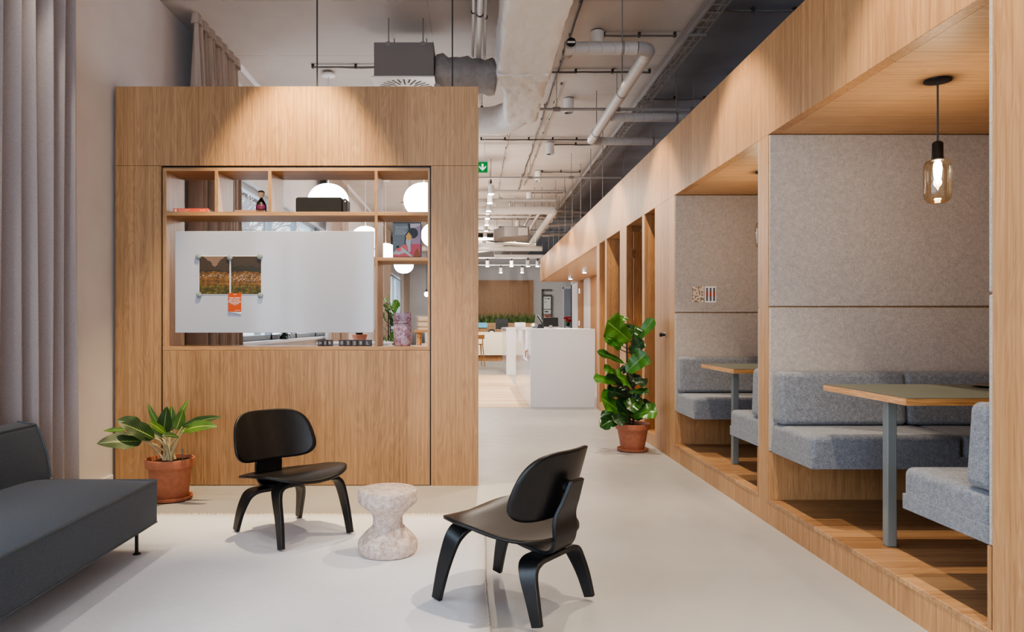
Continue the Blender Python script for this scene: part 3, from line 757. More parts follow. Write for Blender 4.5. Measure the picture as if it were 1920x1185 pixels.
# ------------------------------------------------------------------ booths
def booth(dy, first):
    tx = 'near booth' if first else 'far booth'
    # felt wall panels
    def felt(x0, y0, y1, z0, z1, lab):
        tag(build('felt_panel', G().box(x0, XR-.02, y0, y1, z0, z1), FELT, bevel=.006), lab, 'acoustic panel')
    yf = 4.378+dy; yp = 4.40+dy-.0005
    zsp = 1.31
    felt(XA+.002, yf, yp, zsp+.004, SO-.003, 'tall grey felt panel %s' % ('behind the glowing bulb in the near booth' if first else 'carrying two small cards in the far booth'))
    felt(XA+.002, yf, yp, .44, zsp-.004, 'lower grey felt panel behind the far bench of the %s' % tx)
    yn = 2.50+dy+.0005
    felt(XA+.002, yn, yn+.021, zsp+.004, SO-.003, 'upper grey felt panel on the near wall of the %s, seen edge on' % tx)
    felt(XA+.002, yn, yn+.021, .44, zsp-.004, 'lower grey felt panel on the near wall of the %s, seen edge on' % tx)
    # benches
    def bench(face, lab):
        yw = 4.376+dy if face < 0 else 2.523+dy
        Yv = lambda d: yw+face*d
        b_ = thing('upholstered_bench', lab, 'bench', (2.5, Yv(.25), .45), 0, 'booth benches')
        ORG[b_.name] = Vector((2.5, Yv(.25), .45))
        def bx_(x0, x1, d0, d1, z0, z1): return G().box(x0, x1, min(Yv(d0),Yv(d1)), max(Yv(d0),Yv(d1)), z0, z1)
        X0 = XA+.012
        build('plinth_panel', bx_(XA+.002, XR-.025, -.016, .004, PL+.0005, .436), WZ2, b_)
        sbase = build('seat_base', bx_(X0-.001, XR-.025, .002, .5195, .435, .499), UPH, b_, bevel=.003)
        for x0, x1 in ((X0, 2.60), (2.605, XR-.025)):
            build('seat_cushion', bx_(x0, x1, .002, .52, .465, .612), UPH, b_, bevel=.032, seg=5)
        for x0, x1 in ((X0, 2.53), (2.535, XR-.025)):
            g = G(); pr = [(Yv(.002), .616), (Yv(.145), .616), (Yv(.115), .925), (Yv(.002), .925)]
            g.prism([(p[0], p[1]) for p in pr], 'x', x0, x1)
            build('back_cushion', g, UPH, b_, bevel=.030, seg=5)
        return b_
    bench(-1, 'grey upholstered bench on the far side of the table in the %s' % tx)
    bench(1, 'grey upholstered bench on the near side of the table in the %s' % tx)
    # table
    t = thing('booth_table', 'olive topped table with oak ply edge and grey square leg in the %s' % tx, 'table', (2.5, 3.46+dy, PL), 0, 'booth tables')
    tz = .89
    build('tabletop', G().box(1.84, XR-.03, 3.09+dy, 3.82+dy, tz-.032, tz-.003), [WPLY], t, bevel=.001)
    build('table_surface', G().box(1.842, XR-.03, 3.092+dy, 3.818+dy, tz-.0028, tz), LINO, t)
    build('edge_band', G().box(1.838, 1.8399, 3.09+dy, 3.82+dy, tz-.032, tz-.003), WPLYY, t)
    build('support_rail', G().box(1.99, XR-.1, 3.36+dy, 3.56+dy, tz-.045, tz-.033).box(2.2, XR-.1, 3.14+dy, 3.19+dy, tz-.055, tz-.033), BLACK, t)
    build('leg', G().box(1.958, 2.003, 3.438+dy, 3.483+dy, PL+.001, tz-.033), LEGM, t, bevel=.004)
    # pendant
    pz = SO; cx_, cy_ = 2.18, 3.416+dy
    p = thing('pendant_lamp', 'amber glass bulb pendant hanging over the table of the %s' % tx, 'lamp', (cx_, cy_, pz-.58), 0, 'booth pendants')
    build('ceiling_plate', G().lathe([(.058,0),(.058,-.008),(.05,-.010)], (cx_, cy_, pz), 36), BLACK, p, smooth=40)
    build('cord', G().tube([(cx_, cy_, pz-.005), (cx_, cy_, pz-.295)], .0042, 8), plain('grey textile cord', srgb(66,72,74), .8), p, smooth=80)
    sk = build('socket', G().lathe([(.006,-.285),(.020,-.292),(.0235,-.300),(.0235,-.362),(.026,-.366),(.026,-.378)], (cx_, cy_, pz), 32), BLACK, p, smooth=40)
    build('glass_shade', G().lathe([(.027,-.372),(.050,-.382),(.0575,-.402),(.0590,-.43),(.059,-.53),(.055,-.556),(.040,-.574),(.018,-.581),(.0,-.582)], (cx_, cy_, pz), 40, 'z', False), AMBER, p, smooth=60)
    build('filament_bulb', G().lathe([(.010,-.380),(.016,-.392),(.0185,-.415),(.015,-.450),(.008,-.478),(.0015,-.492)], (cx_, cy_, pz), 24), EMWARM, sk, smooth=60)
    build('bulb_tip', G().lathe([(.012,-.556),(.016,-.560),(.009,-.570),(.013,-.574)], (cx_, cy_, pz), 20), plain('amber glass tip', (1,.8,.5,1), .1, emit=2, ecol=(1,.8,.5,1)), p, smooth=60)
    lg = bpy.data.lights.new('booth lamp light', 'POINT'); lg.energy = 30; lg.color = (1,.84,.64); lg.shadow_soft_size = .018
    lo = bpy.data.objects.new('booth_lamp_light', lg); COL.objects.link(lo); lo.location = (cx_, cy_, pz-.46)
booth(0, True); booth(2.045, False)
# cards pinned to the felt in the far booth
yc = 6.423-.002
def card(px0, px1, lab, col2):
    Yc = yc; x0, x1 = (px0-CX)/F*Yc, (px1-CX)/F*Yc; z0_, z1_ = CH-(567-CY)/F*Yc, CH-(537-CY)/F*Yc
    t = thing('picture_card', lab, 'card', ((x0+x1)/2, Yc, z0_))
    if col2:
        cs = build('card_sheet', G().box(x0, x1, Yc-.001, Yc+.001, z0_, z1_), PAPER, t)
        w_ = (x1-x0)
        for i in range(3):
            cx_ = x0+w_*(.18+.32*i)
            stp = build('stripe', G().box(cx_-w_*.09, cx_+w_*.09, Yc-.002, Yc-.001, z0_+.012, z1_-.012), plain('slate print', srgb(92,94,104), .6), t)
            build('stripe_centre', G().box(cx_-w_*.10, cx_+w_*.10, Yc-.0028, Yc-.002, z0_+.052, z1_-.045), plain('brick print', srgb(158,76,62), .6), stp)
    else:
        build('card_sheet', G().box(x0, x1, Yc-.001, Yc+.001, z0_, z1_), speckle('floral print', srgb(116,96,64), srgb(222,206,190), 50, .6, 0, (.42,.56)), t)
card(1298, 1319.5, 'small floral picture card pinned to the far booth felt', False)
card(1322, 1342.5, 'small card with three red and grey stripes pinned to felt', True)
# tray and glass on the near table
tr = (2.62, 3.62, .8905)
tag(build('metal_tray', G().lathe([(.0,.0),(.085,.0),(.118,.010),(.122,.0105),(.118,.0125),(.085,.003),(.0,.003)], tr, 48, 'z', False), plain('brushed tray', srgb(170,160,150), .25, 1), smooth=50),
    'round shallow metal tray on the near booth table beside the wall', 'tray')
tag(build('drinking_glass', G().lathe([(.0,.0035),(.028,.0035),(.031,.01),(.033,.125),(.031,.125),(.029,.014),(.0,.012)], tr, 32, 'z', False), CLEAR, smooth=50),
    'clear water glass standing on the round metal tray', 'glass')
# knob on the oak wall
k = thing('wall_knob', 'small chrome and black turn knob on the oak wall beside the fig', 'knob', (XA, 6.745, 1.08))
build('back_plate', G().lathe([(.027,0),(.027,-.006)], (XA, 6.745, 1.11), 28, 'x'), CHROME, k, smooth=40)
build('turn_grip', G().lathe([(.012,-.006),(.012,-.03),(.019,-.034),(.019,-.052),(.014,-.056)], (XA, 6.745, 1.11), 24, 'x'), PLASTICB, k, smooth=40)
# ------------------------------------------------------------------ plants
def leaf(g, base, tip, width, up=(0,0,1), arch=.15, fold=.12, kind='lance', wav=0.0, nv=12, nu=6, ph=0.0, twist=0.0):
    base, tip, up = Vector(base), Vector(tip), Vector(up)
    d = tip-base; ln = d.length
    ctrl = (base+tip)/2 + up*arch*ln
    b0 = len(g.v)
    for i in range(nv+1):
        t = i/nv
        p = base*(1-t)**2 + ctrl*2*t*(1-t) + tip*t*t
        tan = (2*(1-t)*(ctrl-base)+2*t*(tip-ctrl)).normalized()
        side = tan.cross(up); side = side.normalized() if side.length > .05 else tan.orthogonal().normalized()
        if twist: side = Matrix.Rotation(twist*t, 3, tan) @ side
        nrm = side.cross(tan).normalized()
        if kind == 'lance': w = math.sin(PI*min(1, t**.80))**.75*(1-.15*t)
        else: w = (.50+.62*t**1.3)*min(1, t*7)**.5*(1-max(0,(t-.80)/.2)**2.6)
        w = max(w, .015)*width/2
        for j in range(nu+1):
            u = 2*j/nu-1
            q = p + side*u*w + nrm*(fold*abs(u)*w*1.2 + wav*w*abs(u)*math.sin(t*15+ph+u*1.5))
            g.v.append(q); g.uv[len(g.v)-1] = ((u+1)/2, t)
    for i in range(nv):
        for j in range(nu):
            a = b0+i*(nu+1)+j; g.f.append((a, a+1, a+nu+2, a+nu+1))
def leafmat(name, dark, light, vein, nst, rough=.3, mix=.6, mid=.03, slant=.5, thick=.3):
    m, nt, b = new_mat(name)
    uv = N(nt, 'ShaderNodeUVMap'); sx = N(nt, 'ShaderNodeSeparateXYZ'); L(nt, uv.outputs['UV'], sx.inputs[0])
    u = mth(nt, 'ABSOLUTE', mth(nt, 'SUBTRACT', sx.outputs[0], .5)); v = sx.outputs[1]
    s = mth(nt, 'FRACT', mth(nt, 'MULTIPLY', mth(nt, 'SUBTRACT', v, mth(nt, 'MULTIPLY', u, slant)), nst))
    line = mth(nt, 'LESS_THAN', s, thick)
    midl = mth(nt, 'LESS_THAN', u, mid)
    f = mth(nt, 'MAXIMUM', mth(nt, 'MULTIPLY', line, mix), midl)
    n = noise(nt, mapped(nt, (1,1,1)), 9, 3)
    base = ramp(nt, n, [(.3, dark), (.7, light)])
    L(nt, mixc(nt, f, base, vein), b.inputs['Base Color']); b.inputs['Roughness'].default_value = rough
    b.inputs['Subsurface Weight'].default_value = 0
    return m
AGL = leafmat('striped green leaf', srgb(12,36,14), srgb(34,68,22), srgb(128,152,74), 11, .45, .42, .026, .7, .16)
AGY = leafmat('bright striped leaf', srgb(44,84,22), srgb(80,120,34), srgb(164,178,88), 11, .45, .45, .035, .7, .2)
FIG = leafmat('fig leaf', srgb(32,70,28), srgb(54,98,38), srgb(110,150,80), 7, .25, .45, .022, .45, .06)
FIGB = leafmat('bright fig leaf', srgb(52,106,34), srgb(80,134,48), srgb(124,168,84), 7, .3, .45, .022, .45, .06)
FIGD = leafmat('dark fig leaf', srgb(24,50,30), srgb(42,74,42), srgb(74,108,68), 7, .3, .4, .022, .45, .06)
STEM = plain('pale leaf stalk', srgb(186,170,130), .5); STEMG = plain('woody stem', srgb(70,60,42), .7)
def pot(c, rt, rb, h, rim, r, saucer, hs=.022):
    build('saucer', G().lathe([(.0,0),(saucer*.86,0),(saucer*.97,.008),(saucer,hs),(saucer*.97,hs+.002),(saucer*.93,hs-.004),(saucer*.86,.008),(.0,.008)], c, 56, 'z', False), TERRA, r, smooth=45)
    z = .009
    pt = build('pot', G().lathe([(.0,z),(rb,z),(rb+.002,z+.006),(rt-.022,h-rim),(rt-.006,h-rim+.002),(rt,h-.006),(rt-.003,h),(rt-.014,h),(rt-.022,h-.05),(.0,h-.05)], c, 56, 'z', False), TERRA, r, smooth=38)
    g = G(); random.seed(5)
    g.grid(lambda u, v: (c[0]+(rt-.019)*u*math.cos(2*PI*v), c[1]+(rt-.019)*u*math.sin(2*PI*v), c[2]+h-.028+.006*math.sin(9*u+5*v*6.28)), 8, 32)
    build('soil', g, SOIL, pt, smooth=60)
# --- foliage plant at the left
c = (-2.09, 5.02, 0)
pl = thing('potted_plant', 'leafy striped plant in a terracotta pot beside the sofa', 'plant', c)
pot(c, .163, .118, .285, .060, pl, .150, .026)
Y0 = 5.02
crown = Vector((c[0]-.01, Y0, .27))
# (pixel base of blade, pixel tip, width, depth offset of tip, bright?, arch)
LV = [((266,828),(181,832),.125,-.28,0,.10), ((268,806),(219,788),.105,-.12,0,.20), ((290,822),(226,793),.11,-.20,0,.12), ((238,806),(193,808),.035,.0,1,.05),
      ((308,812),(277,756),.05,.08,1,.12), ((306,818),(313,762),.085,-.06,0,.05), ((322,808),(322,760),.075,.05,1,.05), ((330,806),(344,768),.075,-.02,1,-.03),
      ((331,795),(354,748),.045,.10,1,.06), ((312,814),(277,790),.045,-.15,1,.18), ((342,800),(416,782),.060,-.05,0,.12), ((345,808),(408,800),.085,-.14,1,.22),
      ((304,822),(272,808),.06,.02,0,.2), ((336,820),(304,818),.055,-.22,0,.25), ((336,812),(372,790),.07,.12,1,.1), ((300,820),(286,796),.05,.15,1,.1)]
gs = G(); gd, gy = G(), G()
for i, (bp, tp, w_, dd, br, ar) in enumerate(LV):
    b_ = W(bp[0], bp[1], Y0+dd*.45); t_ = W(tp[0], tp[1], Y0+dd)
    up = Vector((0,-.75,.66)) if abs(tp[0]-bp[0]) > abs(tp[1]-bp[1])*.9 else Vector((.25*(1 if i % 2 else -1),-.95,.2))
    leaf(gy if br else gd, b_, t_, w_*1.22, up, ar, .14, 'lance', .05, 14, 6, i)
    root = crown+Vector((random.uniform(-.03,.04), random.uniform(-.03,.03), 0))
    mid = (root+b_)/2+Vector((0,0,.035))
    gs.tube([root, (root+mid)/2+Vector((0,0,.012)), mid, (mid+b_)/2+Vector((0,0,.008)), b_], [.0085,.0075,.0065,.0055,.004], 8)
build('foliage', gd, AGL, pl, smooth=60); build('young_foliage', gy, AGY, pl, smooth=60); build('stalks', gs, STEM, pl, smooth=60)
build('water_gauge', G().tube([(c[0]+.095, Y0-.02, .26), (c[0]+.095, Y0-.02, .34)], .004, 8).tube([(c[0]+.095, Y0-.02, .34), (c[0]+.095, Y0-.02, .352)], .007, 8), plain('gauge plastic', srgb(120,110,100), .4), pl)
# --- fiddle leaf fig
c = (1.527, 6.97, 0); Y0 = 6.97
fg = thing('fiddle_leaf_fig', 'glossy big-leafed fig in a terracotta pot at the corridor side of the booths', 'plant', c)
pot(c, .166, .108, .262, .055, fg, .150, .024)
T2 = lambda x, y: (1100+x*180/762., 580+y*280/1185.)
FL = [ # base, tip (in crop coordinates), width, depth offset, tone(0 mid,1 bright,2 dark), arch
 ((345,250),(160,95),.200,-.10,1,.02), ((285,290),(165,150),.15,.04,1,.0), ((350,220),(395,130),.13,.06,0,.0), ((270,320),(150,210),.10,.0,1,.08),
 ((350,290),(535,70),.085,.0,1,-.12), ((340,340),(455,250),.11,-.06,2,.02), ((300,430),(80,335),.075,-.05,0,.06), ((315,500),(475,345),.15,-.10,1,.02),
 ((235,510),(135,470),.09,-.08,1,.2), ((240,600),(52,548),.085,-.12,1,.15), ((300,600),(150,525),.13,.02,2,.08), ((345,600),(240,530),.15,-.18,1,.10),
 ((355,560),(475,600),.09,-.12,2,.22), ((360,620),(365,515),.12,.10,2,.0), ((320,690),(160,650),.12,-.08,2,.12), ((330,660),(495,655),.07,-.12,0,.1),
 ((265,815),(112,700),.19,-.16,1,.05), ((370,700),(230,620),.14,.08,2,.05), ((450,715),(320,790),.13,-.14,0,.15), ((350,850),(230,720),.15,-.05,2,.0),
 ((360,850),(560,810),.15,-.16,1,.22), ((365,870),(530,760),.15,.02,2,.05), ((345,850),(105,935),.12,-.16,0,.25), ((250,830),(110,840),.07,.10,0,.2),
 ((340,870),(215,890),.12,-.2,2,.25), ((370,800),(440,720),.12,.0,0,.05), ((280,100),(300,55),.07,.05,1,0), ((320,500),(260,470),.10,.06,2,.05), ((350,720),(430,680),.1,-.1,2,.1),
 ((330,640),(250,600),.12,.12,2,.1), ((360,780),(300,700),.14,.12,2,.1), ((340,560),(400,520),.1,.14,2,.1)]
gg = [G(), G(), G()]; gp = G()
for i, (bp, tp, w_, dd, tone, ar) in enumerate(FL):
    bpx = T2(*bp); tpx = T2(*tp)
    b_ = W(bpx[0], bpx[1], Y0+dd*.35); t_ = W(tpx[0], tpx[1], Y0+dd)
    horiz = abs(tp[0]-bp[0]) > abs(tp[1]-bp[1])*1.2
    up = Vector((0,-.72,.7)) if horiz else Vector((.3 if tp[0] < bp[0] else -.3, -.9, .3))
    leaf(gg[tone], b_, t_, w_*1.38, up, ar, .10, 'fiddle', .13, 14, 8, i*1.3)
    sx_ = c[0]+(.01 if bp[0] > 300 else -.03); sz = b_.z-.03
    gp.tube([(sx_, Y0, sz), ((sx_+b_.x)/2, (Y0+b_.y)/2, sz+.01), b_], [.006,.005,.004], 6)
gp.tube([(c[0]+.005, Y0, .23), (c[0]+.02, Y0+.01, .5), (c[0]-.002, Y0, .8), (c[0]+.01, Y0, 1.20)], [.013,.011,.009,.005], 10)
gp.tube([(c[0]-.02, Y0+.02, .23), (c[0]-.045, Y0+.01, .6), (c[0]-.055, Y0, .95), (c[0]-.06, Y0, 1.14)], [.012,.010,.008,.005], 10)
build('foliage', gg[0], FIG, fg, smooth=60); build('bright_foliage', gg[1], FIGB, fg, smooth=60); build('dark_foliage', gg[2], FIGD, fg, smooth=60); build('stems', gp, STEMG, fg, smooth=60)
dup(fg, (-1.27, 11.2, 0), math.radians(70), 'tall big-leafed fig seen through the lowest right compartment behind the glass jar', scale=1.26)
# ------------------------------------------------------------------ curtains
def curtain(name, label, X, y0, y1, z0, z1, folds, amp, mat, seed, flare=.0, head=False):
    rnd = random.Random(seed); ph = [rnd.uniform(-.35,.35) for _ in range(folds+3)]; am = [rnd.uniform(.65,1.2) for _ in range(folds+3)]
    r = thing(name, label, 'curtain', (X, (y0+y1)/2, z0), 0, 'curtains along the left windows')
    def fn(u, v):
        s = v*folds; k = int(s); fr = s-k
        p = ph[k]*(1-fr)+ph[k+1]*fr; a_ = am[k]*(1-fr)+am[k+1]*fr
        w = (1-u)
        th = 2*PI*(s+p*(.6+.4*w))
        tight = 1 if not head else (.45+.55*min(1, w*5))
        x = X+amp*a_*tight*(math.sin(th)+.25*math.sin(2*th+.6))+.012*math.sin(s*1.7+w*3)
        yc = (y0+y1)/2; y = y0+(y1-y0)*v + amp*.35*math.cos(th)*tight
        y = yc+(y-yc)*(1+flare*w)
        return (x, y, z1-(z1-z0)*w)
    g = G().grid(fn, 22, folds*14)
    build('cloth', g, mat, r, smooth=180)
    if head:
        def hf(u, v):
            s = v*folds*3.2; y = y0+(y1-y0)*v
            return (X+.045*math.sin(2*PI*s)*(1-.3*u)+.01*math.sin(s*.9), y+.012*math.cos(2*PI*s), z1-.02+.10*u)
        build('gathered_heading', G().grid(hf, 3, int(folds*3.2*10)), mat, r, smooth=180)
    else:
        build('heading_tape', G().box(X-.02, X+.02, y0+.02, y1-.02, z1-.03, 3.999), mat, r)
    return r
curtain('curtain', 'floor length mauve grey curtain behind the slate sofa', -2.56, 2.75, 4.71, .012, 3.96, 14, .058, CURT, 4)
curtain('curtain', 'gathered taupe curtain showing above and through the oak shelf wall', -2.50, 6.52, 7.76, .012, 3.93, 15, .066, CURTB, 9, .06, True)
curtain('curtain', 'taupe curtain seen through the shelf wall behind the upper globe lamp', -2.50, 12.5, 14.4, .012, 3.9, 12, .06, CURTB, 12)
curtain('curtain', 'pale curtain seen above the big-leafed fig through the lowest right compartment', -2.50, 19.9, 21.6, .012, 3.9, 9, .06, CURTB, 15)
curtain('curtain', 'narrow far curtain beside the white end wall seen through the lowest right compartment', -2.50, 25.6, 28.3, .012, 3.9, 9, .06, CURTB, 18)
tag(build('curtain_track', G().box(-2.535, -2.485, 7.80, 29.5, 3.975, 4.0), WHITE), 'white ceiling track above the curtains', 'rail')

# ------------------------------------------------------------------ ceiling services
def cyl(p, q, r, n=20): return G().tube([p, q], r, n)
# big wrapped duct
du = thing('insulated_duct', 'large wrapped rectangular duct running along the ceiling', 'duct', (.43, 4.5, 3.3))
def ductsec(xa0, xa1, ya, xb0, xb1, yb, z0, z1, n=26, m=10, seed=1, w=.010):
    rnd = random.Random(seed)
    g = G(); per = []
    for i in range(n+1):
        t = i/n; x0 = xa0+(xb0-xa0)*t; x1 = xa1+(xb1-xa1)*t; y = ya+(yb-ya)*t
        ring = []
        for k in range(m): ring.append((x0+(x1-x0)*k/m, z0))
        for k in range(m): ring.append((x1, z0+(z1-z0)*k/m))
        for k in range(m): ring.append((x1-(x1-x0)*k/m, z1))
        for k in range(m): ring.append((x0, z1-(z1-z0)*k/m))
        cx_, cz_ = (x0+x1)/2, (z0+z1)/2
        per.append([Vector((cx_+(p-cx_)*(1-.05*(k % m == 0))+rnd.uniform(-w, w)*.6, y, cz_+(q-cz_)*(1-.05*(k % m == 0))+rnd.uniform(-w, w))) for k, (p, q) in enumerate(ring)])
    b0 = len(g.v); M_ = 4*m
    for r_ in per: g.v += r_
    for i in range(n):
        for k in range(M_):
            a = b0+i*M_+k; b_ = b0+i*M_+(k+1) % M_; g.f.append((a, b_, b_+M_, a+M_))
    g.f.append(tuple(b0+k for k in range(M_))); g.f.append(tuple(b0+n*M_+k for k in range(M_)))
    return g
build('main_run', ductsec(.20, .657, .2, .20, .657, 6.15, 3.30, 3.72, 60), DUCT, du, smooth=50)
build('side_branch', ductsec(.06, .20, .4, .06, .20, 4.85, 3.42, 3.70, 30, 6, 9, .006), FLEX, du, smooth=50)
g = ductsec(.19, .66, 6.10, .27, .645, 6.62, 3.295, 3.72, 8, 10, 4, .016); build('taper', g, DUCT, du, smooth=50)
build('end_run', ductsec(.28, .650, 6.56, .315, .665, 7.55, 3.30, 3.64, 14, 10, 6, .012), DUCT, du, smooth=50)
def bend(pts, r, n=24, jit=.0, seed=1):
    g = G(); g.tube(pts, r, n); rnd = random.Random(seed)
    if jit:
        for v in g.v: v += Vector((rnd.uniform(-jit,jit), rnd.uniform(-jit,jit), rnd.uniform(-jit,jit)))
    return g
pts = [(.50, 7.50, 3.47), (.47, 7.70, 3.455), (.38, 7.86, 3.44), (.24, 7.93, 3.43), (.02, 7.95, 3.42), (-.12, 7.95, 3.42), (-.24, 7.95, 3.42)]
build('elbow', bend(pts, [.15,.155,.16,.155,.145,.145,.145], 24, .006), DUCT, du, smooth=60)
for y in (.9, 2.3): build('hanger_strap', G().box(.17, .187, y, y+.03, 3.28, H).box(.67, .687, y, y+.03, 3.28, H).box(.17, .687, y, y+.03, 3.272, 3.28), MIDM, du)
# branch to the diffuser box
fx = thing('flexible_duct', 'crumpled grey round duct joining the ceiling diffuser to the big duct', 'duct', (-.1, 6.6, 3.5))
xs = [-.350+.0565*i for i in range(11)]
rnd = random.Random(2); pts = [(x, 6.86, 3.575-.05*(x+.35)/.6) for x in xs]
build('corrugated_sleeve', bend(pts, [.150+rnd.uniform(-.012,.012)+(.02 if i % 2 else 0) for i in range(11)], 28, .007, 3), FLEX, fx, smooth=60)
build('smooth_collar', bend([(.17, 6.86, 3.54), (.235, 6.86, 3.53)], .135, 28, 0), DUCT, fx, smooth=60)
# diffuser plenum
dx = thing('air_diffuser', 'grey boxed air diffuser with swirl slots hanging over the oak shelf wall', 'air diffuser', (-.63, 6.88, 3.44))
build('plenum_box', G().box(-.899, -.357, 6.60, 7.16, 3.452, 3.765), BOXG, dx, bevel=.004)
build('face_plate', G().box(-.925, -.348, 6.575, 7.185, 3.440, 3.452), WHITEM, dx, bevel=.002)
g = G()
for i in range(28):
    a = 2*PI*i/28; r0, r1 = (.10, .25) if i % 2 else (.15, .25); ux, uy = math.cos(a), math.sin(a); px_, py_ = -uy*.008, ux*.008
    cx_, cy_ = -.632, 6.88
    g.quad((cx_+ux*r0+px_, cy_+uy*r0+py_, 3.4388), (cx_+ux*r1+px_, cy_+uy*r1+py_, 3.4388), (cx_+ux*r1-px_, cy_+uy*r1-py_, 3.4388), (cx_+ux*r0-px_, cy_+uy*r0-py_, 3.4388))
build('swirl_slots', g, plain('dark slots', srgb(70,56,48), .7), dx)
for x in (-.77, -.455):
    for y in (6.64, 7.12): build('hanger_rod', G().tube([(x, y, 3.765), (x, y, H)], .006, 8).box(x-.018, x+.018, y-.045, y-.036, 3.73, 3.77), MIDM, dx)
# spiral pipe with elbow, running back along the booths
sp_ = thing('spiral_duct', 'round spiral ventilation pipe with an elbow above the corridor', 'duct', (1.48, 7.5, 3.4))
R_ = .0545; Z_ = 3.50; X_ = 1.475; Ya = 6.05
build('cross_run', bend([(.76, Ya, Z_), (1.36, Ya, Z_)], R_, 24), SPIRAL, sp_, smooth=60)
build('elbow', bend([(1.36, Ya, Z_), (1.41, Ya+.008, Z_), (1.455, Ya+.035, Z_), (X_, Ya+.08, Z_), (X_, Ya+.13, Z_)], R_*1.02, 24), PIPEG, sp_, smooth=60)
build('long_run', bend([(X_, Ya+.12, Z_), (X_, 9.06, Z_)], R_, 24), SPIRAL, sp_, smooth=60)
build('end_bend', bend([(X_, 9.0, Z_), (X_+.01, 9.06, Z_), (X_+.05, 9.10, Z_), (X_+.12, 9.11, Z_)], R_*1.02, 20), PIPEG, sp_, smooth=60)
build('damper_stub', G().lathe([(.045,-.09),(.045,-.13),(.038,-.13),(.038,-.10)], (.80, 6.05, Z_+.005), 28, 'y', False), PIPEG, sp_, smooth=40)
build('damper_disc', G().lathe([(.0385,.118),(.0385,.119)], (.80, 6.05, Z_+.005), 28, 'y'), BLACK, sp_)
build('damper_bar', G().box(.768, .832, 5.925, 5.931, Z_-.002, Z_+.012), WHITEM, sp_)
for y_, x_ in ((Ya, 1.24),): build('hanger_rod', cyl((x_, y_, Z_+.05), (x_, y_, H), .005, 8), MIDM, sp_)
for y_ in (7.2, 8.7): build('hanger_rod', cyl((X_, y_, Z_+.05), (X_, y_, H), .005, 8), MIDM, sp_)
g = G()
for y_ in (7.2, 8.7): g.lathe([(R_+.004,-.012),(R_+.004,.012)], (X_, y_, Z_), 24, 'y')
g.lathe([(R_+.004,-.012),(R_+.004,.012)], (1.24, Ya, Z_), 24, 'x')
tag(build('pipe_clamp', g, MIDM, sp_, smooth=40), kind='stuff')
for yy, lab in ((8.06, 'round side pipe branching right from the middle of the spiral pipe'), (9.11, 'round side pipe branching right from the far end of the spiral pipe')):
    r = thing('branch_duct', lab, 'duct', (2.3, yy, 3.44), 0, 'branch ducts above the booths')
    build('pipe', bend([(X_+(.057 if yy < 9 else .125), yy, Z_), (3.22, yy, Z_)], .049, 20), SPIRAL, r, smooth=60)
    for x in (2.25, 2.8): build('clamp_ring', G().lathe([(.053,-.012),(.053,.012)], (x, yy, Z_), 22, 'x'), MIDM, r, smooth=40)
    for x in (2.25, 2.8): build('hanger_rod', cyl((x, yy, Z_+.05), (x, yy, H), .005, 8), MIDM, r)
# cable tray
ct = thing('cable_tray', 'galvanised wire cable tray running along the dark ceiling edge', 'cable tray', (2.0, 9, 3.78))
x0, x1, zt = 1.93, 2.07, 3.80
build('side_rails', G().box(x0, x0+.006, .5, 17.5, zt, zt+.05).box(x1-.006, x1, .5, 17.5, zt, zt+.05).box(x0, x0+.015, .5, 17.5, zt-.004, zt).box(x1-.015, x1, .5, 17.5, zt-.004, zt), TRAYM, ct)
g = G(); y = .5
while y < 17.5: g.box(x0, x1, y, y+.018, zt-.003, zt+.003); y += .15
tag(build('rungs', g, TRAYM, ct), kind='stuff')
g = G(); rnd = random.Random(8)
for k in range(7):
    x = x0+.018+k*.017; pts = [(x+rnd.uniform(-.012,.012), .5+i*.6, zt+.012+rnd.uniform(0,.018)) for i in range(29)]
    g.tube(pts, rnd.choice((.005,.007,.009)), 6)
tag(build('cables', g, MIDM, ct, smooth=60), kind='stuff')
for y_ in (2.5, 4.5, 6.5, 8.5, 10.5, 12.5, 14.5): build('hanger_rod', cyl((x1, y_, zt), (x1, y_, H), .005, 6).box(x0-.01, x1+.01, y_-.012, y_+.012, zt-.02, zt-.004), MIDM, ct)
# conduits along the corridor axis
for k, (x, z, r, y1, lab) in enumerate(((.055, 3.70, .024, 12, 'thickest white conduit beside the big wrapped duct'), (.0, 3.76, .014, 9, 'thin white conduit left of the thickest one beside the big duct'), (.105, 3.76, .013, 8, 'thin white conduit between the thickest one and the big duct'))):
    t = thing('ceiling_conduit', lab, 'conduit', (x, 5, z), 0, 'conduits along the corridor')
    build('pipe', G().tube([(x+.006*math.sin(i*1.3+k), .6+(y1-.6)*i/16, z+.006*math.sin(i*1.9)) for i in range(17)], r, 14), [WHITEM], t, smooth=60)
    for i in range(6): build('clip', G().lathe([(r+.004,-.008),(r+.004,.008)], (x, 2.1+i*1.25+.1*k, z), 14, 'y').box(x-.004, x+.004, 2.1+i*1.25+.1*k-.004, 2.1+i*1.25+.1*k+.004, z+r, H), DARKM, t, smooth=40)
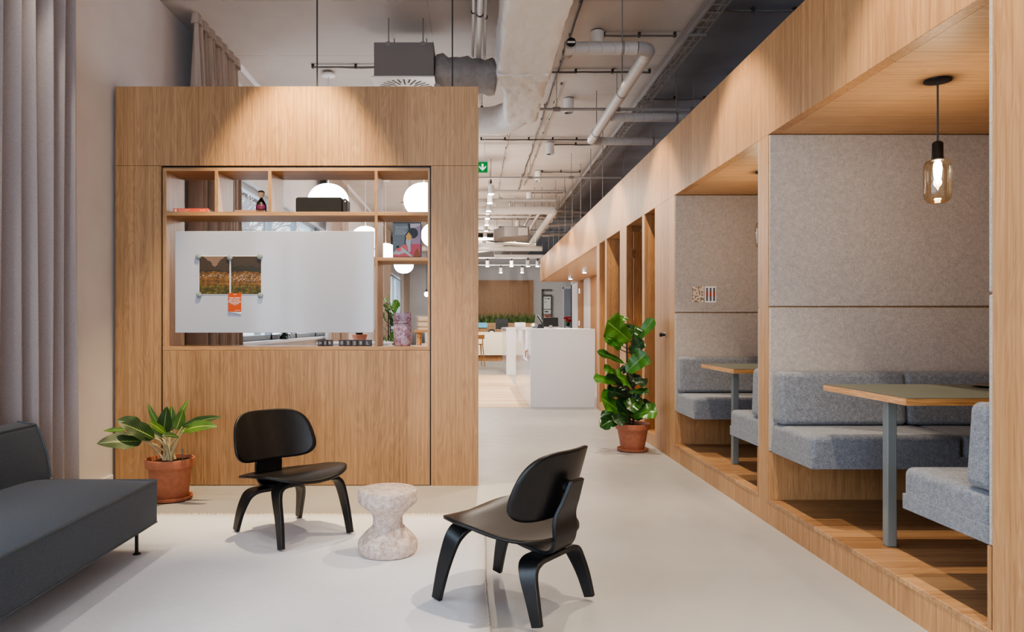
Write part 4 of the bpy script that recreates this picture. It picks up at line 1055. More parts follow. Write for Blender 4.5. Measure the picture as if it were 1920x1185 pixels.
# thin cross conduits clipped to the ceiling
def cross(y, xa, xb, z=3.97, lab='', r=.011, mat=None, sag=.006, grp='cross conduits on the ceiling'):
    t = thing('ceiling_conduit', lab, 'conduit', ((xa+xb)/2, y, z), 0, grp)
    n = max(4, int((xb-xa)/.12)); rnd = random.Random(int(y*100))
    build('cable', G().tube([(xa+(xb-xa)*i/n, y+rnd.uniform(-.006,.006), z-.012+rnd.uniform(-sag,sag)) for i in range(n+1)], r*.5, 6), plain('taupe cable', srgb(104,96,92), .6) if 'taupe cable' not in bpy.data.materials else bpy.data.materials['taupe cable'], t, smooth=60)
    build('tube', G().tube([(xa, y+.02, z), (xb, y+.02, z)], r, 8), mat or MIDM, t, smooth=60)
    g = G(); m_ = max(2, int((xb-xa)/.35))
    for i in range(m_+1): x = xa+(xb-xa)*i/m_; g.box(x-.012, x+.012, y-.002, y+.034, z-.013, H)
    tag(build('clips', g, DARKM, t), kind='stuff')
cross(6.95, 1.25, 1.93, lab='thin clipped conduit from the first ceiling downlight to the cable tray')
cross(7.95, .72, 1.93, lab='thin clipped conduit crossing the ceiling behind the long spiral pipe')
cross(10.85, .12, 1.90, lab='thin clipped conduit just before the third ceiling downlight')
cross(11.15, 1.22, 1.93, lab='short clipped conduit beside the third ceiling downlight')
cross(13.15, 1.25, 1.93, lab='short clipped conduit beside the fourth ceiling downlight')
cross(15.2, 1.25, 1.93, lab='short clipped conduit beside the fifth ceiling downlight')
cross(7.80, -1.72, -.80, lab='thin clipped conduit from the nearest globe lamp cord to the air diffuser')
cross(8.9, 2.1, 3.2, lab='dark clipped conduit above the booths behind the first branch pipe')
cross(6.4, 2.1, 3.2, lab='dark clipped conduit on the dark ceiling above the near booth')
cross(17.6, .1, 2.6, lab='thin clipped conduit above the pendant cylinders')
cross(19.0, .1, 2.6, lab='thin clipped conduit over the far fan coil box')
cross(21.2, -.6, 2.6, lab='thin clipped conduit beyond the fan coil box')
# lengthwise thin cables
for x, ya, yb, lab in ((.93, 2.0, 15.2, 'thin dark cable running lengthwise beside the big duct'), (.52, 8.6, 15.0, 'thin clipped cable running lengthwise between exit sign and downlights'), (1.02, 8.4, 14.5, 'thin white cable running lengthwise beside the downlights')):
    t = thing('ceiling_cable', lab, 'cable', (x, ya, 3.97), 0, 'lengthwise ceiling cables')
    n = int((yb-ya)/.35); rnd = random.Random(int(x*99))
    build('cable', G().tube([(x+rnd.uniform(-.010,.010), ya+(yb-ya)*i/n, 3.975+rnd.uniform(-.004,.004)) for i in range(n+1)], .008, 6), MIDM if x != .93 else DARKM, t, smooth=60)
    g = G()
    for i in range(0, n, 2): g.box(x-.013, x+.013, ya+(yb-ya)*i/n-.006, ya+(yb-ya)*i/n+.006, 3.97, H)
    tag(build('clips', g, MIDM, t), kind='stuff')
# sprinkler pipes
for yy, z, xa, xb, r, lab in ((8.10, 3.60, .05, 3.2, .017, 'thin sprinkler pipe crossing just before the first branch pipe'), (11.85, 3.60, -.3, 3.2, .015, 'thin sprinkler pipe crossing beyond the exit sign'), (16.4, 3.66, -.4, 3.0, .018, 'sprinkler pipe crossing over the row of lit cylinders')):
    t = thing('sprinkler_pipe', lab, 'pipe', ((xa+xb)/2, yy, z), 0, 'sprinkler pipes')
    build('pipe', cyl((xa, yy, z), (xb, yy, z), r, 12), PIPEG, t, smooth=60)
    for x in (.93, 1.60, 2.45):
        if xa < x < xb:
            build('coupling', cyl((x-.04, yy, z), (x+.04, yy, z), r+.009, 12), MIDM, t, smooth=40)
            build('hanger_rod', cyl((x, yy, z), (x, yy, H), .004, 6), MIDM, t)
    build('sprinkler_head', G().lathe([(.008,0),(.008,.03),(.018,.034),(.016,.045),(.006,.05)], (.80, yy, z+r-.004), 12), MIDM, t)
# second group of pipes in the distance
def far_pipe(pts, r, lab, mat=WHITEM):
    p0 = Vector(pts[0]); t = thing('distant_pipe', lab, 'pipe', p0, 0, 'pipes over the reception')
    build('pipe', bend(pts, r, 14), mat, t, smooth=60)
    for q in (pts[0], pts[-1]): build('hanger_rod', cyl((q[0], q[1], q[2]), (q[0], q[1], H), .006, 6), MIDM, t)
far_pipe([(-1.2, 14.6, 3.5), (1.58, 14.6, 3.5), (1.64, 14.66, 3.5), (1.64, 20.4, 3.5)], .075, 'thick pale pipe crossing the corridor and turning towards the reception')
far_pipe([(-1.2, 14.1, 3.62), (1.6, 14.1, 3.62)], .03, 'thin pale pipe crossing just before the thick one', PIPEG)
far_pipe([(-1.2, 13.7, 3.72), (1.7, 13.7, 3.72), (1.75, 13.9, 3.72)], .022, 'thinnest pale pipe crossing the corridor highest of three', PIPEG)
far_pipe([(1.40, 14.8, 3.56), (1.40, 19.5, 3.56)], .03, 'slim pipe lengthwise left of the thick turning pipe', PIPEG)
far_pipe([(1.25, 14.8, 3.60), (1.25, 19.5, 3.60)], .025, 'slimmest lengthwise pipe over the fan coil box', PIPEG)
far_pipe([(1.73, 16.6, 3.48), (3.0, 16.2, 3.48)], .045, 'side pipe leaving the thick turning pipe to the right, nearer one', PIPEG)
far_pipe([(1.73, 18.2, 3.45), (3.0, 17.9, 3.45)], .045, 'side pipe leaving the thick turning pipe to the right, farther one', PIPEG)
far_pipe([(-1.4, 20.0, 3.30), (1.9, 20.0, 3.30)], .07, 'thick pale pipe crossing under the fan coil box')
far_pipe([(.6, 20.6, 3.15), (2.7, 20.6, 3.15)], .045, 'pale pipe end over the reception spotlights')
far_pipe([(-1.0, 16.0, 3.58), (1.5, 16.0, 3.58)], .028, 'pale pipe crossing right above the fan coil box', PIPEG)
far_pipe([(-1.0, 18.6, 3.40), (1.05, 18.6, 3.40), (1.12, 18.7, 3.42), (1.12, 19.6, 3.44)], .04, 'pale pipe crossing behind the fan coil box and turning back')
far_pipe([(.55, 15.2, 3.86), (.80, 15.7, 3.85), (.85, 16.9, 3.84)], .022, 'slim slanting pipe rising left of the fan coil box', PIPEG)
far_pipe([(1.75, 15.2, 3.60), (2.9, 15.9, 3.60)], .03, 'slim slanting pipe running right over the oak beam', PIPEG)
far_pipe([(-.5, 17.6, 3.12), (.9, 17.3, 3.14), (1.5, 17.5, 3.12)], .035, 'bowed pale pipe running under the fan coil box')
od = thing('oval_duct', 'wide flat grey duct hanging low before the end wall', 'duct', (-.3, 23, 3.45))
g = G(); g.prism([(-2.3+a*.94, 3.62+.22*math.sin(PI*a/3.4)) for a in (0,.6,1.2,1.7,2.3,2.9,3.4)]+[(.9-a, 3.46-.14*math.sin(PI*a/3.4)) for a in (0,.6,1.2,1.7,2.3,2.9,3.4)], 'y', 21.8, 24.5)
build('shell', g, PIPEG, od, smooth=50)
build('end_cover', G().box(.9, 1.0, 21.9, 24.4, 3.45, 3.70), BOXG, od)
for x in (-1.8, .2): build('hanger_rod', cyl((x, 22.4, 3.5), (x, 22.4, H), .008, 6), MIDM, od)
fc = thing('fan_coil', 'grey faceted fan coil box hung under the ceiling before the reception', 'air conditioner', (.9, 16.6, 3.12))
build('casing', G().prism([(.48, 16.7), (.70, 16.25), (.92, 16.2), (1.26, 16.3), (1.26, 17.1), (.48, 17.1)], 'z', 3.17, 3.40), BOXG, fc, bevel=.008)
build('intake', G().box(.58, 1.2, 16.5, 17.0, 3.40, 3.44), BLACK, fc)
build('panel_frame', G().box(.95, 1.22, 16.225, 16.245, 3.20, 3.37), PIPEG, fc)
for x in (.55, .9, 1.2): build('hanger_rod', cyl((x, 16.7, 3.4), (x, 16.7, H), .006, 6), MIDM, fc)
# ceiling downlights (surface cylinders)
proto = None
for k, (y, lab) in enumerate(((6.92, 'nearest white cylinder downlight, half behind the spiral pipe'), (8.98, 'second nearest white cylinder downlight, by the sprinkler pipe'), (11.15, 'third white cylinder downlight, fully visible past the spiral pipe end'), (13.2, 'fourth white cylinder downlight along the corridor'), (15.26, 'fifth white cylinder downlight, before the thick crossing pipe'), (17.4, 'sixth white cylinder downlight, above the thick crossing pipe'), (19.5, 'farthest white cylinder downlight, above the fan coil box'))):
    if proto is None:
        proto = thing('ceiling_downlight', lab, 'lamp', (1.18, y, 3.80), 0, 'cylinder downlights on the ceiling')
        hs_ = build('housing', G().lathe([(.056,.0),(.0635,.0),(.0635,.17),(.055,.172),(.055,.176)], (1.18, y, 3.815), 32, 'z', False).lathe([(.03,.17),(.03,.185)], (1.18, y, 3.815), 16), WHITEM, proto, smooth=40)
        build('reflector', G().lathe([(.058,.002),(.045,.05),(.0,.055)], (1.18, y, 3.815), 28, 'z', False), plain('dim reflector', srgb(150,146,140), .3, .6), hs_, smooth=60)
    else: dup(proto, (1.18, y, 3.80), label=lab)
# hanging lit cylinders in a row
proto = None; Zc = 3.48
names = ['nearest', 'second nearest', 'third nearest', 'fourth nearest', 'fifth nearest', 'sixth nearest', 'seventh nearest', 'farthest']
for k, y in enumerate((12.26, 13.18, 14.1, 15.07, 16.08, 17.1, 18.3, 19.8)):
    x = .302
    lab = '%s of the eight lit white cylinders hanging in a row by the exit sign' % names[k]
    if proto is None:
        proto = thing('hanging_spotlight', lab, 'lamp', (x, y, Zc-.08), 0, 'row of lit hanging cylinders')
        hs_ = build('housing', G().lathe([(.049,-.07),(.050,.075),(.02,.08),(.012,.10)], (x, y, Zc), 24), WHITEM, proto, smooth=40)
        build('lens', G().lathe([(.046,-.083),(.047,-.0705)], (x, y, Zc), 24), EMW, hs_)
        build('cord', G().tube([(x, y, Zc+.10), (x, y, H)], .004, 6), DARKM, proto)
        build('grip', G().lathe([(.012,.10),(.016,.12),(.010,.17)], (x, y, Zc), 12), BLACK, proto, smooth=60)
    else: dup(proto, (x, y, Zc-.08), label=lab)
# track spots over the reception
for k, (z, y, xa, xb) in enumerate(((3.21, 22.0, -1.0, 2.6), (3.20, 24.5, -1.0, 2.6))):
    t = thing('light_track', ['nearer', 'farther'][k]+' pale track carrying spotlights before the end wall', 'rail', ((xa+xb)/2, y, z), 0, 'spotlight tracks')
    build('rail', G().box(xa, xb, y-.02, y+.02, z, z+.035), WHITEM, t)
    for x in (1.15, 2.5): build('hanger_rod', cyl((x, y, z+.03), (x, y, H), .006, 6), MIDM, t)
proto = None
for k, (px, y, lab) in enumerate(((914, 22, 'leftmost lit spotlight on the nearer track'), (959, 22, 'middle lit spotlight on the nearer track'), (1008, 22, 'rightmost lit spotlight on the nearer track'), (939, 24.5, 'left lit spotlight on the farther track'), (979, 24.5, 'right lit spotlight on the farther track'), (990, 20.6, 'lit spotlight nearest the camera of those before the end wall'))):
    x = (px-CX)/F*y; z = {22: 3.21, 24.5: 3.20, 20.6: 3.10}[y]
    if proto is None:
        proto = thing('track_spotlight', lab, 'lamp', (x, y, z-.25), 0, 'spotlights before the end wall')
        hs_ = build('housing', G().lathe([(.052,.02),(.056,.18),(.03,.185)], (x, y, z-.25), 20), WHITEM, proto, smooth=40)
        build('lens', G().lathe([(.052,.0),(.052,.0195)], (x, y, z-.25), 20), EMW, hs_)
        build('bracket', G().lathe([(.016,.185),(.028,.23),(.028,.25)], (x, y, z-.25), 12), BLACK, proto)
    else: dup(proto, (x, y, z-.25), label=lab)
# globe lamps
proto = None
for k, (x, y, lab) in enumerate(((-1.60, 8.05, 'opal globe lamp partly behind the charcoal speaker'), (-.54, 8.0, 'opal globe lamp filling the top right compartment'), (-1.70, 11.5, 'opal globe lamp rising over the top edge of the whiteboard'), (-1.67, 13.9, 'opal globe lamp left of the upright magazine'), (-.57, 11.1, 'opal globe lamp right of the upright magazine'), (-1.58, 16.6, 'opal globe lamp above the glass jar'))):
    z = 2.57
    if proto is None:
        proto = thing('globe_lamp', lab, 'lamp', (x, y, z), 0, 'opal globe lamps beyond the shelf wall')
        R = .223
        build('globe', G().lathe([(R*math.sin(PI*i/28)**.92, -R*.86*math.cos(PI*i/28)) for i in range(1, 28)], (x, y, z), 48), GLOBE, proto, smooth=60)
        build('cord', G().tube([(x, y, z+.19), (x, y, H-.03)], .006, 8), WHITEM, proto)
        build('ceiling_canopy', G().lathe([(.02,-.06),(.072,-.05),(.078,-.03),(.05,-.008),(.03,0)], (x, y, H), 28), WHITEM, proto, smooth=50)
    else: dup(proto, (x, y, z), label=lab)
for k in range(8):
    y = 10.5+1.07*k
    tag(build('beam_rod', G().tube([(1.87, y, BT), (1.87, y, H)], .006, 8), MIDM, smooth=60), '%s thin steel rod dropping from the ceiling to the oak beam beyond the booths' % ('nearest', 'second', 'third', 'fourth', 'fifth', 'sixth', 'seventh', 'farthest')[k], 'rod', 'rods holding the oak beam')
# exit sign
ex = thing('exit_sign', 'green exit sign with white down arrow hanging at the edge of the shelf wall', 'sign', (.06, 10.0, 3.30))
GREEN = plain('sign green', srgb(20,140,62), .4, emit=.25, ecol=srgb(20,150,66))
build('panel', G().box(-.085, .198, 10.0, 10.03, 3.298, 3.442), GREEN, ex)
zc_ = 3.370; xc_ = .130
g = G(); yy = 9.998
g.quad((xc_-.014, yy, zc_+.045), (xc_+.014, yy, zc_+.045), (xc_+.014, yy, zc_-.03), (xc_-.014, yy, zc_-.03))
g.quad((xc_, yy-.0005, zc_-.052), (xc_+.048, yy-.0005, zc_-.004), (xc_+.048, yy-.0005, zc_+.020), (xc_, yy-.0005, zc_-.026), (xc_-.048, yy-.0005, zc_+.020), (xc_-.048, yy-.0005, zc_-.004))
build('arrow', g, plain('sign white', srgb(240,246,240), .4, emit=.6), ex)
build('door_pictogram', G().box(-.06, .0, 9.998, 10.0, 3.32, 3.42), bpy.data.materials['sign white'], ex)
build('casing', G().box(-.09, .203, 10.03, 10.07, 3.293, 3.475).box(-.09, .203, 10.0, 10.03, 3.442, 3.475), WHITEM, ex)
for x in (-.05, .16): build('hanger_rod', cyl((x, 10.05, 3.47), (x, 10.05, H), .004, 6), WHITEM, ex)

# ------------------------------------------------------------------ reception
co = thing('reception_counter', 'white reception counter facing the corridor with a plain end panel', 'counter', (1.3, 12.4, 0))
HC = 1.144; X0, X1 = .835, 1.772
build('end_panel', G().box(X0, X1, 10.57, 10.61, 0, HC), WHITE, co, bevel=.003)
g = G()
for ya, yb, za, zb in ((10.61, 11.08, 0, HC-.03), (11.08, 12.16, 0, .65), (12.16, 12.48, 0, HC-.03), (12.48, 14.0, 0, .92), (14.0, 14.2, 0, HC-.03)): g.box(X0, X0+.035, ya, yb, za, zb)
build('side_panel', g, WHITEG, co)
build('countertop', G().box(X0, X1, 10.61, 11.10, HC-.03, HC).box(X0, X0+.05, 11.10, 14.2, HC-.03, HC).box(1.05, X1, 11.10, 14.2, HC-.03, HC), WHITE, co)
build('inner_desk', G().box(1.05, 1.72, 11.1, 14.1, .70, .74).box(1.05, 1.08, 11.1, 14.1, 0, .70).box(1.72, X1, 10.61, 14.2, 0, HC-.03), plain('grey carcass', srgb(120,112,106), .6), co)
co2 = thing('reception_block', 'second glossy white counter block standing beyond the first', 'counter', (1.4, 18.8, 0))
build('body', G().box(.805, 2.1, 17.6, 20.0, 0, 1.10), WHITEG, co2, bevel=.004)
build('countertop', G().box(.800, 2.105, 17.595, 20.005, 1.10, 1.142), WHITE, co2, bevel=.003)
dk = thing('cream_desk', 'long cream fronted desk with oak plinth at the end of the corridor', 'desk', (0, 24.5, 0))
build('front', G().box(-1.6, 1.35, 24.2, 24.24, .20, .93), CREAM, dk)
build('top', G().box(-1.6, 1.35, 24.19, 25.0, .93, .965), CREAM, dk)
build('plinth', G().box(-1.5, 1.3, 24.32, 24.9, 0, .20), WDOOR, dk)
bc = thing('planter_cabinet', 'oak cabinet with a planting trough before the oak end wall', 'cabinet', (.5, 27.3, 0))
build('body', G().box(-1.6, 2.35, 27.0, 27.6, 0, 1.22), WZ, bc)
build('trough_rim', G().box(-1.6, 2.35, 27.0, 27.04, 1.22, 1.28).box(-1.6, 2.35, 27.56, 27.6, 1.22, 1.28), WX, bc)
g = G(); rnd = random.Random(11)
for i in range(520):
    x = rnd.uniform(-1.4, 2.28); y = rnd.uniform(27.08, 27.5); h = rnd.uniform(.25, .52); dx_ = rnd.uniform(-.14,.14)
    g.quad((x-.014, y, 1.222), (x+.014, y, 1.222), (x+dx_*.5+.012, y-.02, 1.2+h*.6), (x+dx_, y-.03, 1.2+h), (x+dx_*.5-.012, y-.02, 1.2+h*.6))
tag(build('trough_grass', g, speckle('trough leaves', srgb(30,52,24), srgb(96,120,50), 6, .6, 0)), 'dense blade-leaved planting in the oak trough', 'plants', kind='stuff')
def monitor(x, y, z, w, h, lab, tilt=0.0, rz=0.0, stand=.12):
    r = thing('monitor', lab, 'monitor', (x, y, z)); zc2 = z+stand+h/2
    build('screen', G().obox((x, y, zc2), (w, .03, h), (tilt, 0, rz)), PLASTICB, r, bevel=.004)
    build('neck', G().obox((x, y-.035, z+stand*.7+.01), (.05, .02, stand*1.4), (0,0,rz)), MIDM, r)
    build('foot', G().obox((x, y-.01, z+.006), (.18, .12, .010), (0,0,rz)), MIDM, r, bevel=.002)
monitor(.97, 24.5, .966, .42, .34, 'black monitor on the cream desk seen from behind', stand=.10)
monitor(1.275, 12.0, HC, .255, .150, 'small black screen with grey foot on the white counter, in the middle', -.12, .06, .03)
t = thing('payment_terminal', 'tilted point of sale screen on the white counter, left of the small black screen', 'terminal', (1.12, 12.3, HC))
build('screen', G().obox((1.13, 12.3, HC+.135), (.020, .22, .20), (0, -.62, 0)), PLASTICB, t, bevel=.004)
build('screen_face', G().obox((1.145, 12.3, HC+.143), (.006, .20, .185), (0, -.62, 0)), PAPER, t)
build('foot', G().prism([(1.07, HC), (1.20, HC), (1.17, HC+.07), (1.11, HC+.07)], 'y', 12.24, 12.38), PLASTICB, t)
t = thing('desk_telephone', 'grey desk telephone on the white counter, left of the tilted screen', 'telephone', (1.06, 13.0, HC))
build('body', G().prism([(1.055, HC), (1.16, HC), (1.15, HC+.07), (1.12, HC+.075)], 'y', 12.85, 13.1), plain('telephone grey', srgb(92,96,102), .5), t)
build('handset', G().tube([(1.06, 12.80, HC+.05), (1.075, 12.95, HC+.07), (1.06, 13.10, HC+.05)], .022, 10), PAPER, t)
t = thing('printer', 'small white printer on the second white counter block', 'printer', (1.16, 17.9, 1.143))
build('body', G().prism(rr(1.03, 1.28, 1.150, 1.265, .03), 'y', 17.75, 18.05), WHITE, t, bevel=.006)
build('paper_tray', G().box(1.05, 1.26, 17.66, 17.75, 1.1425, 1.152), MIDM, t)
t = thing('card_reader', 'dark card reader on the cream desk left of the black monitor', 'terminal', (.62, 24.4, .966))
build('body', G().prism([(.50, .9655), (.74, .9655), (.70, 1.06), (.55, 1.06)], 'y', 24.35, 24.45), PLASTICB, t)
build('receipt', G().box(.56, .68, 24.33, 24.349, .97, 1.0), PAPER, t)
# office chair with a blue back behind the desk
t = thing('blue_chair', 'light blue and oak chair back showing above the cream desk', 'chair', (.28, 26.0, 0))
build('backrest', G().prism(rr(.02, .52, 1.10, 1.29, .07), 'y', 25.9, 25.96), plain('light blue cloth', srgb(118,186,216), .8), t, bevel=.01)
build('shell', G().box(.0, .48, 25.97, 26.0, .70, 1.12), WDOOR, t)
build('seat', G().box(.0, .5, 25.98, 26.4, .62, .68), WDOOR, t)
for x in (.03, .44):
    for y in (26.0, 26.35): build('leg', cyl((x, y, 0), (x, y, .62), .018, 8), WDOOR, t)
# tall wooden chairs
def highchair(loc, rz, lab):
    r = thing('high_chair', lab, 'chair', loc, rz, 'tall oak chairs'); ORG[r.name] = Vector((0,0,0))
    build('seat', G().lathe([(.0,.63),(.16,.63),(.20,.645),(.20,.655),(.0,.65)], (0,0,0), 24, 'z', False), WPLY, r, smooth=50)
    build('backrest', G().grid(lambda u, v: (-.19-.03*math.cos((v-.5)*PI*1.0)+.10*abs(2*v-1)**2, (v-.5)*.42, .80+.12*u), 4, 14), WPLY, r, solid=.014, smooth=60)
    for s_ in (-1, 1):
        build('leg', G().tube([(-.16, s_*.15, .90), (-.15, s_*.15, .64), (-.23, s_*.20, .002)], [.012,.018,.012], 10), WPLY, r, smooth=60)
        build('leg', G().tube([(.14, s_*.15, .64), (.20, s_*.19, .002)], [.018,.012], 10), WPLY, r, smooth=60)
    build('footrest', G().tube([(.17, -.17, .25), (.17, .17, .25)], .010, 8), WPLY, r, smooth=60)
    return r
h1 = highchair((.10, 21.1, 0), math.radians(100), 'tall oak chair before the cream desk, half hidden by the shelf wall')
dup(h1, (1.32, 15.6, 0), math.radians(200), 'tall oak chair seen through the opening of the white counter')
# flowers
c = (2.90, 22.2, .9)
sb_ = thing('sideboard', 'pale sideboard carrying the red flowers beyond the counter', 'cabinet', (3.0, 22.3, 0))
build('body', G().box(2.70, 3.9, 22.0, 22.6, 0, .90), WHITE, sb_); build('door', G().box(2.72, 3.28, 21.985, 22.0, .03, .87), WHITE, sb_); build('door', G().box(3.30, 3.88, 21.985, 22.0, .03, .87), WHITE, sb_)
vs = thing('flower_vase', 'clear vase of red flowers beside the white column', 'vase', c)
build('vase', G().lathe([(.0,.26),(.05,.262),(.075,.30),(.085,.40),(.06,.50),(.066,.52)], (c[0], c[1], c[2]-.26+.001), 24, 'z', False), plain('grey vase glass', srgb(170,180,184), .15), vs, smooth=60)
g = G(); rnd = random.Random(4)
for i in range(26):
    a = rnd.uniform(0, 2*PI); r_ = rnd.uniform(.02, .14); leaf(g, (c[0], c[1], c[2]+.24), (c[0]+r_*math.cos(a), c[1]+r_*math.sin(a), c[2]+rnd.uniform(.30,.48)), .05, (0,0,1), .1)
build('leaves', g, FIG, vs)
g = G()
for i in range(9):
    a = rnd.uniform(0, 2*PI); r_ = rnd.uniform(.02, .12); g.lathe([(.01,-.03),(.042,-.005),(.045,.015),(.025,.03),(.005,.02)], (c[0]+r_*math.cos(a), c[1]+r_*math.sin(a), c[2]+rnd.uniform(.42,.56)), 10)
build('blossoms', g, plain('red petals', srgb(176,30,30), .6), vs)
# leaning frame with notices
nb = thing('notice_frame', 'tall dark olive frame with notices leaning at the white end wall', 'frame', (3.03, 29.7, .35))
FR = plain('olive frame', srgb(84,88,76), .5)
xa, xb = (1016-CX)/F*29.6, (1035-CX)/F*29.6
build('outer_frame', G().box(xa, xa+.06, 29.62, 29.72, .35, 2.66).box(xa, xb, 29.62, 29.72, 2.60, 2.66).box(xb-.05, xb, 29.60, 29.66, .35, 2.44).box(xa+.03, xb, 29.58, 29.64, 2.36, 2.44).box(xa, xb, 29.62, 29.72, .35, .45), FR, nb)
build('price_sheet', G().box(xa+.08, xb-.05, 29.60, 29.61, 1.86, 2.35), PAPER, nb)
build('title_sheet', G().box(xa+.08, xb-.05, 29.60, 29.61, 1.66, 1.82), PAPER, nb)
build('picture_sheet', G().box(xa+.08, xb-.05, 29.60, 29.61, 1.0, 1.62), speckle('food picture print', srgb(150,70,46), srgb(226,206,186), 7, .6, 0), nb)
build('printed_lines', G().box(xa+.11, xa+.18, 29.595, 29.599, 2.26, 2.29).box(xa+.22, xa+.32, 29.595, 29.599, 2.25, 2.29).box(xa+.11, xa+.18, 29.595, 29.599, 2.12, 2.14).box(xa+.11, xa+.27, 29.595, 29.599, 1.72, 1.77), FR, nb)
# small recessed spots in the reception soffit
proto = None
for k, (px, py, lab) in enumerate(((1069.5, 517.5, 'small lit soffit spot over the reception, farther one'), (1096, 505, 'small lit soffit spot over the reception, nearer one'))):
    y = F*(SO-CH)/(CY-py); x = (px-CX)/F*y
    if proto is None:
        proto = thing('soffit_spot', lab, 'lamp', (x, y, SO-.08), 0, 'spots in the reception soffit')
        hs_ = build('housing', G().lathe([(.045,.012),(.05,.08)], (x, y, SO-.08), 20), CHROME, proto, smooth=40)
        build('lens', G().lathe([(.04,.0),(.04,.0115)], (x, y, SO-.08), 20), EMW, hs_)
    else: dup(proto, (x, y, SO-.08), label=lab)
# little speaker on the far beam
tag(build('beam_speaker', G().obox((2.25, 17.2, 3.12), (.16, .16, .26), (.2, 0, .4)).obox((2.19, 17.08, 3.12), (.10, .02, .20), (.2,0,.4)).box(2.2, 2.3, 17.18, 17.25, 2.95, 3.05), BOXG, bevel=.01), 'small grey box speaker standing on the oak beam', 'speaker')

# ------------------------------------------------------------------ room beyond the shelf wall
cb = thing('white_cabinet', 'white cabinet top seen under the whiteboard behind the letter blocks', 'cabinet', (-1.5, 9.6, 0))
build('body', G().box(-2.0, -1.1, 9.4, 9.9, 0, .955), WHITE, cb, bevel=.004); build('top', G().box(-2.02, -1.08, 9.38, 9.92, .955, .975), WHITE, cb, bevel=.003)
c = (-1.50, 9.62, .976)
p2 = thing('small_potted_plant', 'dark leaved plant in a terracotta bowl above the letter blocks', 'plant', c)
build('pot', G().lathe([(.0,0),(.075,0),(.095,.07),(.100,.075),(.100,.10),(.090,.10),(.08,.06),(.0,.06)], c, 32, 'z', False), TERRA, p2, smooth=45)
g = G(); rnd = random.Random(6)
for i in range(34):
    a = rnd.uniform(0, 2*PI); r_ = rnd.uniform(.04,.16); leaf(g, (c[0]+.02*math.cos(a), c[1]+.02*math.sin(a), c[2]+.07), (c[0]+r_*math.cos(a), c[1]+r_*math.sin(a), c[2]+rnd.uniform(.14,.34)), .06, (0,0,1), .2)
build('foliage', g, FIGD, p2, smooth=60)
c = (-2.68, 10.3, 1.001)
p3 = thing('sill_plant', 'arching dark green plant on the window sill below the whiteboard', 'plant', c)
build('pot', G().lathe([(.0,0),(.05,0),(.065,.07),(.060,.075),(.0,.06)], c, 28, 'z', False), BLACK, p3, smooth=45)
g = G()
for i in range(30):
    a = rnd.uniform(0, 2*PI); r_ = rnd.uniform(.12,.30); leaf(g, (c[0], c[1], c[2]+.06), (c[0]+r_*.5*abs(math.cos(a))*(1 if i % 3 else -.2), c[1]+r_*math.sin(a), c[2]+rnd.uniform(.0,.20)), .05, (0,0,1), .35)
build('foliage', g, FIGD, p3, smooth=60)
# bar table and cushioned chair
bt = thing('bar_table', 'high oak table seen right of the glass jar through the shelf wall', 'table', (-.75, 13.2, 0))
build('tabletop', G().box(-1.05, -.3, 12.9, 13.5, 1.07, 1.11), WPLY, bt)
for x in (-1.0, -.35):
    for y in (12.95, 13.4): build('leg', G().box(x, x+.05, y, y+.05, 0, 1.07), WPLY, bt)
bs = thing('cushioned_bar_chair', 'steel framed bar chair with cream channel cushions behind the high table', 'chair', (-.85, 14.4, 0))
for z in (1.06, 1.16, 1.27): build('back_cushion', G().box(-1.10, -.55, 14.35, 14.42, z, z+.095), plain('cream leather', srgb(214,190,162), .5), bs, bevel=.025)
build('frame', G().tube([(-1.12, 14.38, 0), (-1.12, 14.38, 1.38), (-.53, 14.38, 1.38), (-.53, 14.38, 0)], .010, 8), CHROME, bs)
build('seat', G().box(-1.10, -.55, 13.9, 14.35, .76, .84), bpy.data.materials['cream leather'], bs, bevel=.02)
build('frame', G().tube([(-1.12, 13.9, 0), (-1.12, 13.9, .78), (-1.12, 14.38, .78)], .010, 8).tube([(-.53, 13.9, 0), (-.53, 13.9, .78), (-.53, 14.38, .78)], .010, 8), CHROME, bs)
# wall lamp far away
t = thing('small_pendant', 'tiny lit bulb pendant far behind the glass jar', 'lamp', (-1.15, 18, 2.0))
build('bulb', G().lathe([(.02,-.12),(.055,-.08),(.055,-.02),(.02,.0)], (-1.15, 18, 2.02), 16), EMW, t); build('cord', G().tube([(-1.15,18,2.02),(-1.15,18,H)], .005, 6), BLACK, t); build('socket', G().lathe([(.02,0),(.02,.06)], (-1.15,18,2.02), 12), BLACK, t)

# ------------------------------------------------------------------ outside: bare winter trees and ground
struct('ground_outside', G().box(-60, -2.96, -12, 60, -.6, -.5), plain('pale winter ground', srgb(176,178,176), .9))
BARK = plain('bare bark', srgb(96,92,94), .9)
def tree(loc, h, seed, lab):
    rnd = random.Random(seed); r = thing('bare_tree', lab, 'tree', loc, 0, 'bare trees outside the windows')
    L_ = Vector(loc); g = G(); gt = G()
    def grow(p, d, l, rad, depth):
        q = p+d*l*.5+Vector((rnd.uniform(-.06,.06),)*3)*l; e = p+d*l
        (gt if depth > 3 else g).tube([p, q, e], [rad, rad*.85, rad*.7], 5 if depth < 4 else 8, False)
        if depth == 0: return
        for _ in range(3 if depth > 1 else 3):
            a = Vector((rnd.gauss(0,1), rnd.gauss(0,1), rnd.gauss(0,.6))).normalized()
            grow(e if rnd.random() > .3 else q, (d*.9+a*.75+Vector((0,0,.15))).normalized(), l*rnd.uniform(.6,.82), rad*.62, depth-1)
    grow(L_, Vector((0,0,1)), h*.28, h*.016, 5)
    build('trunk', gt, BARK, r, smooth=60); build('branches', g, BARK, r, smooth=60)
tree((-7.5, 19, -.5), 9, 1, 'bare tree seen through the window left of the wooden doll')
tree((-9.5, 27, -.5), 11, 2, 'bare tree beyond the middle window panes above the whiteboard')
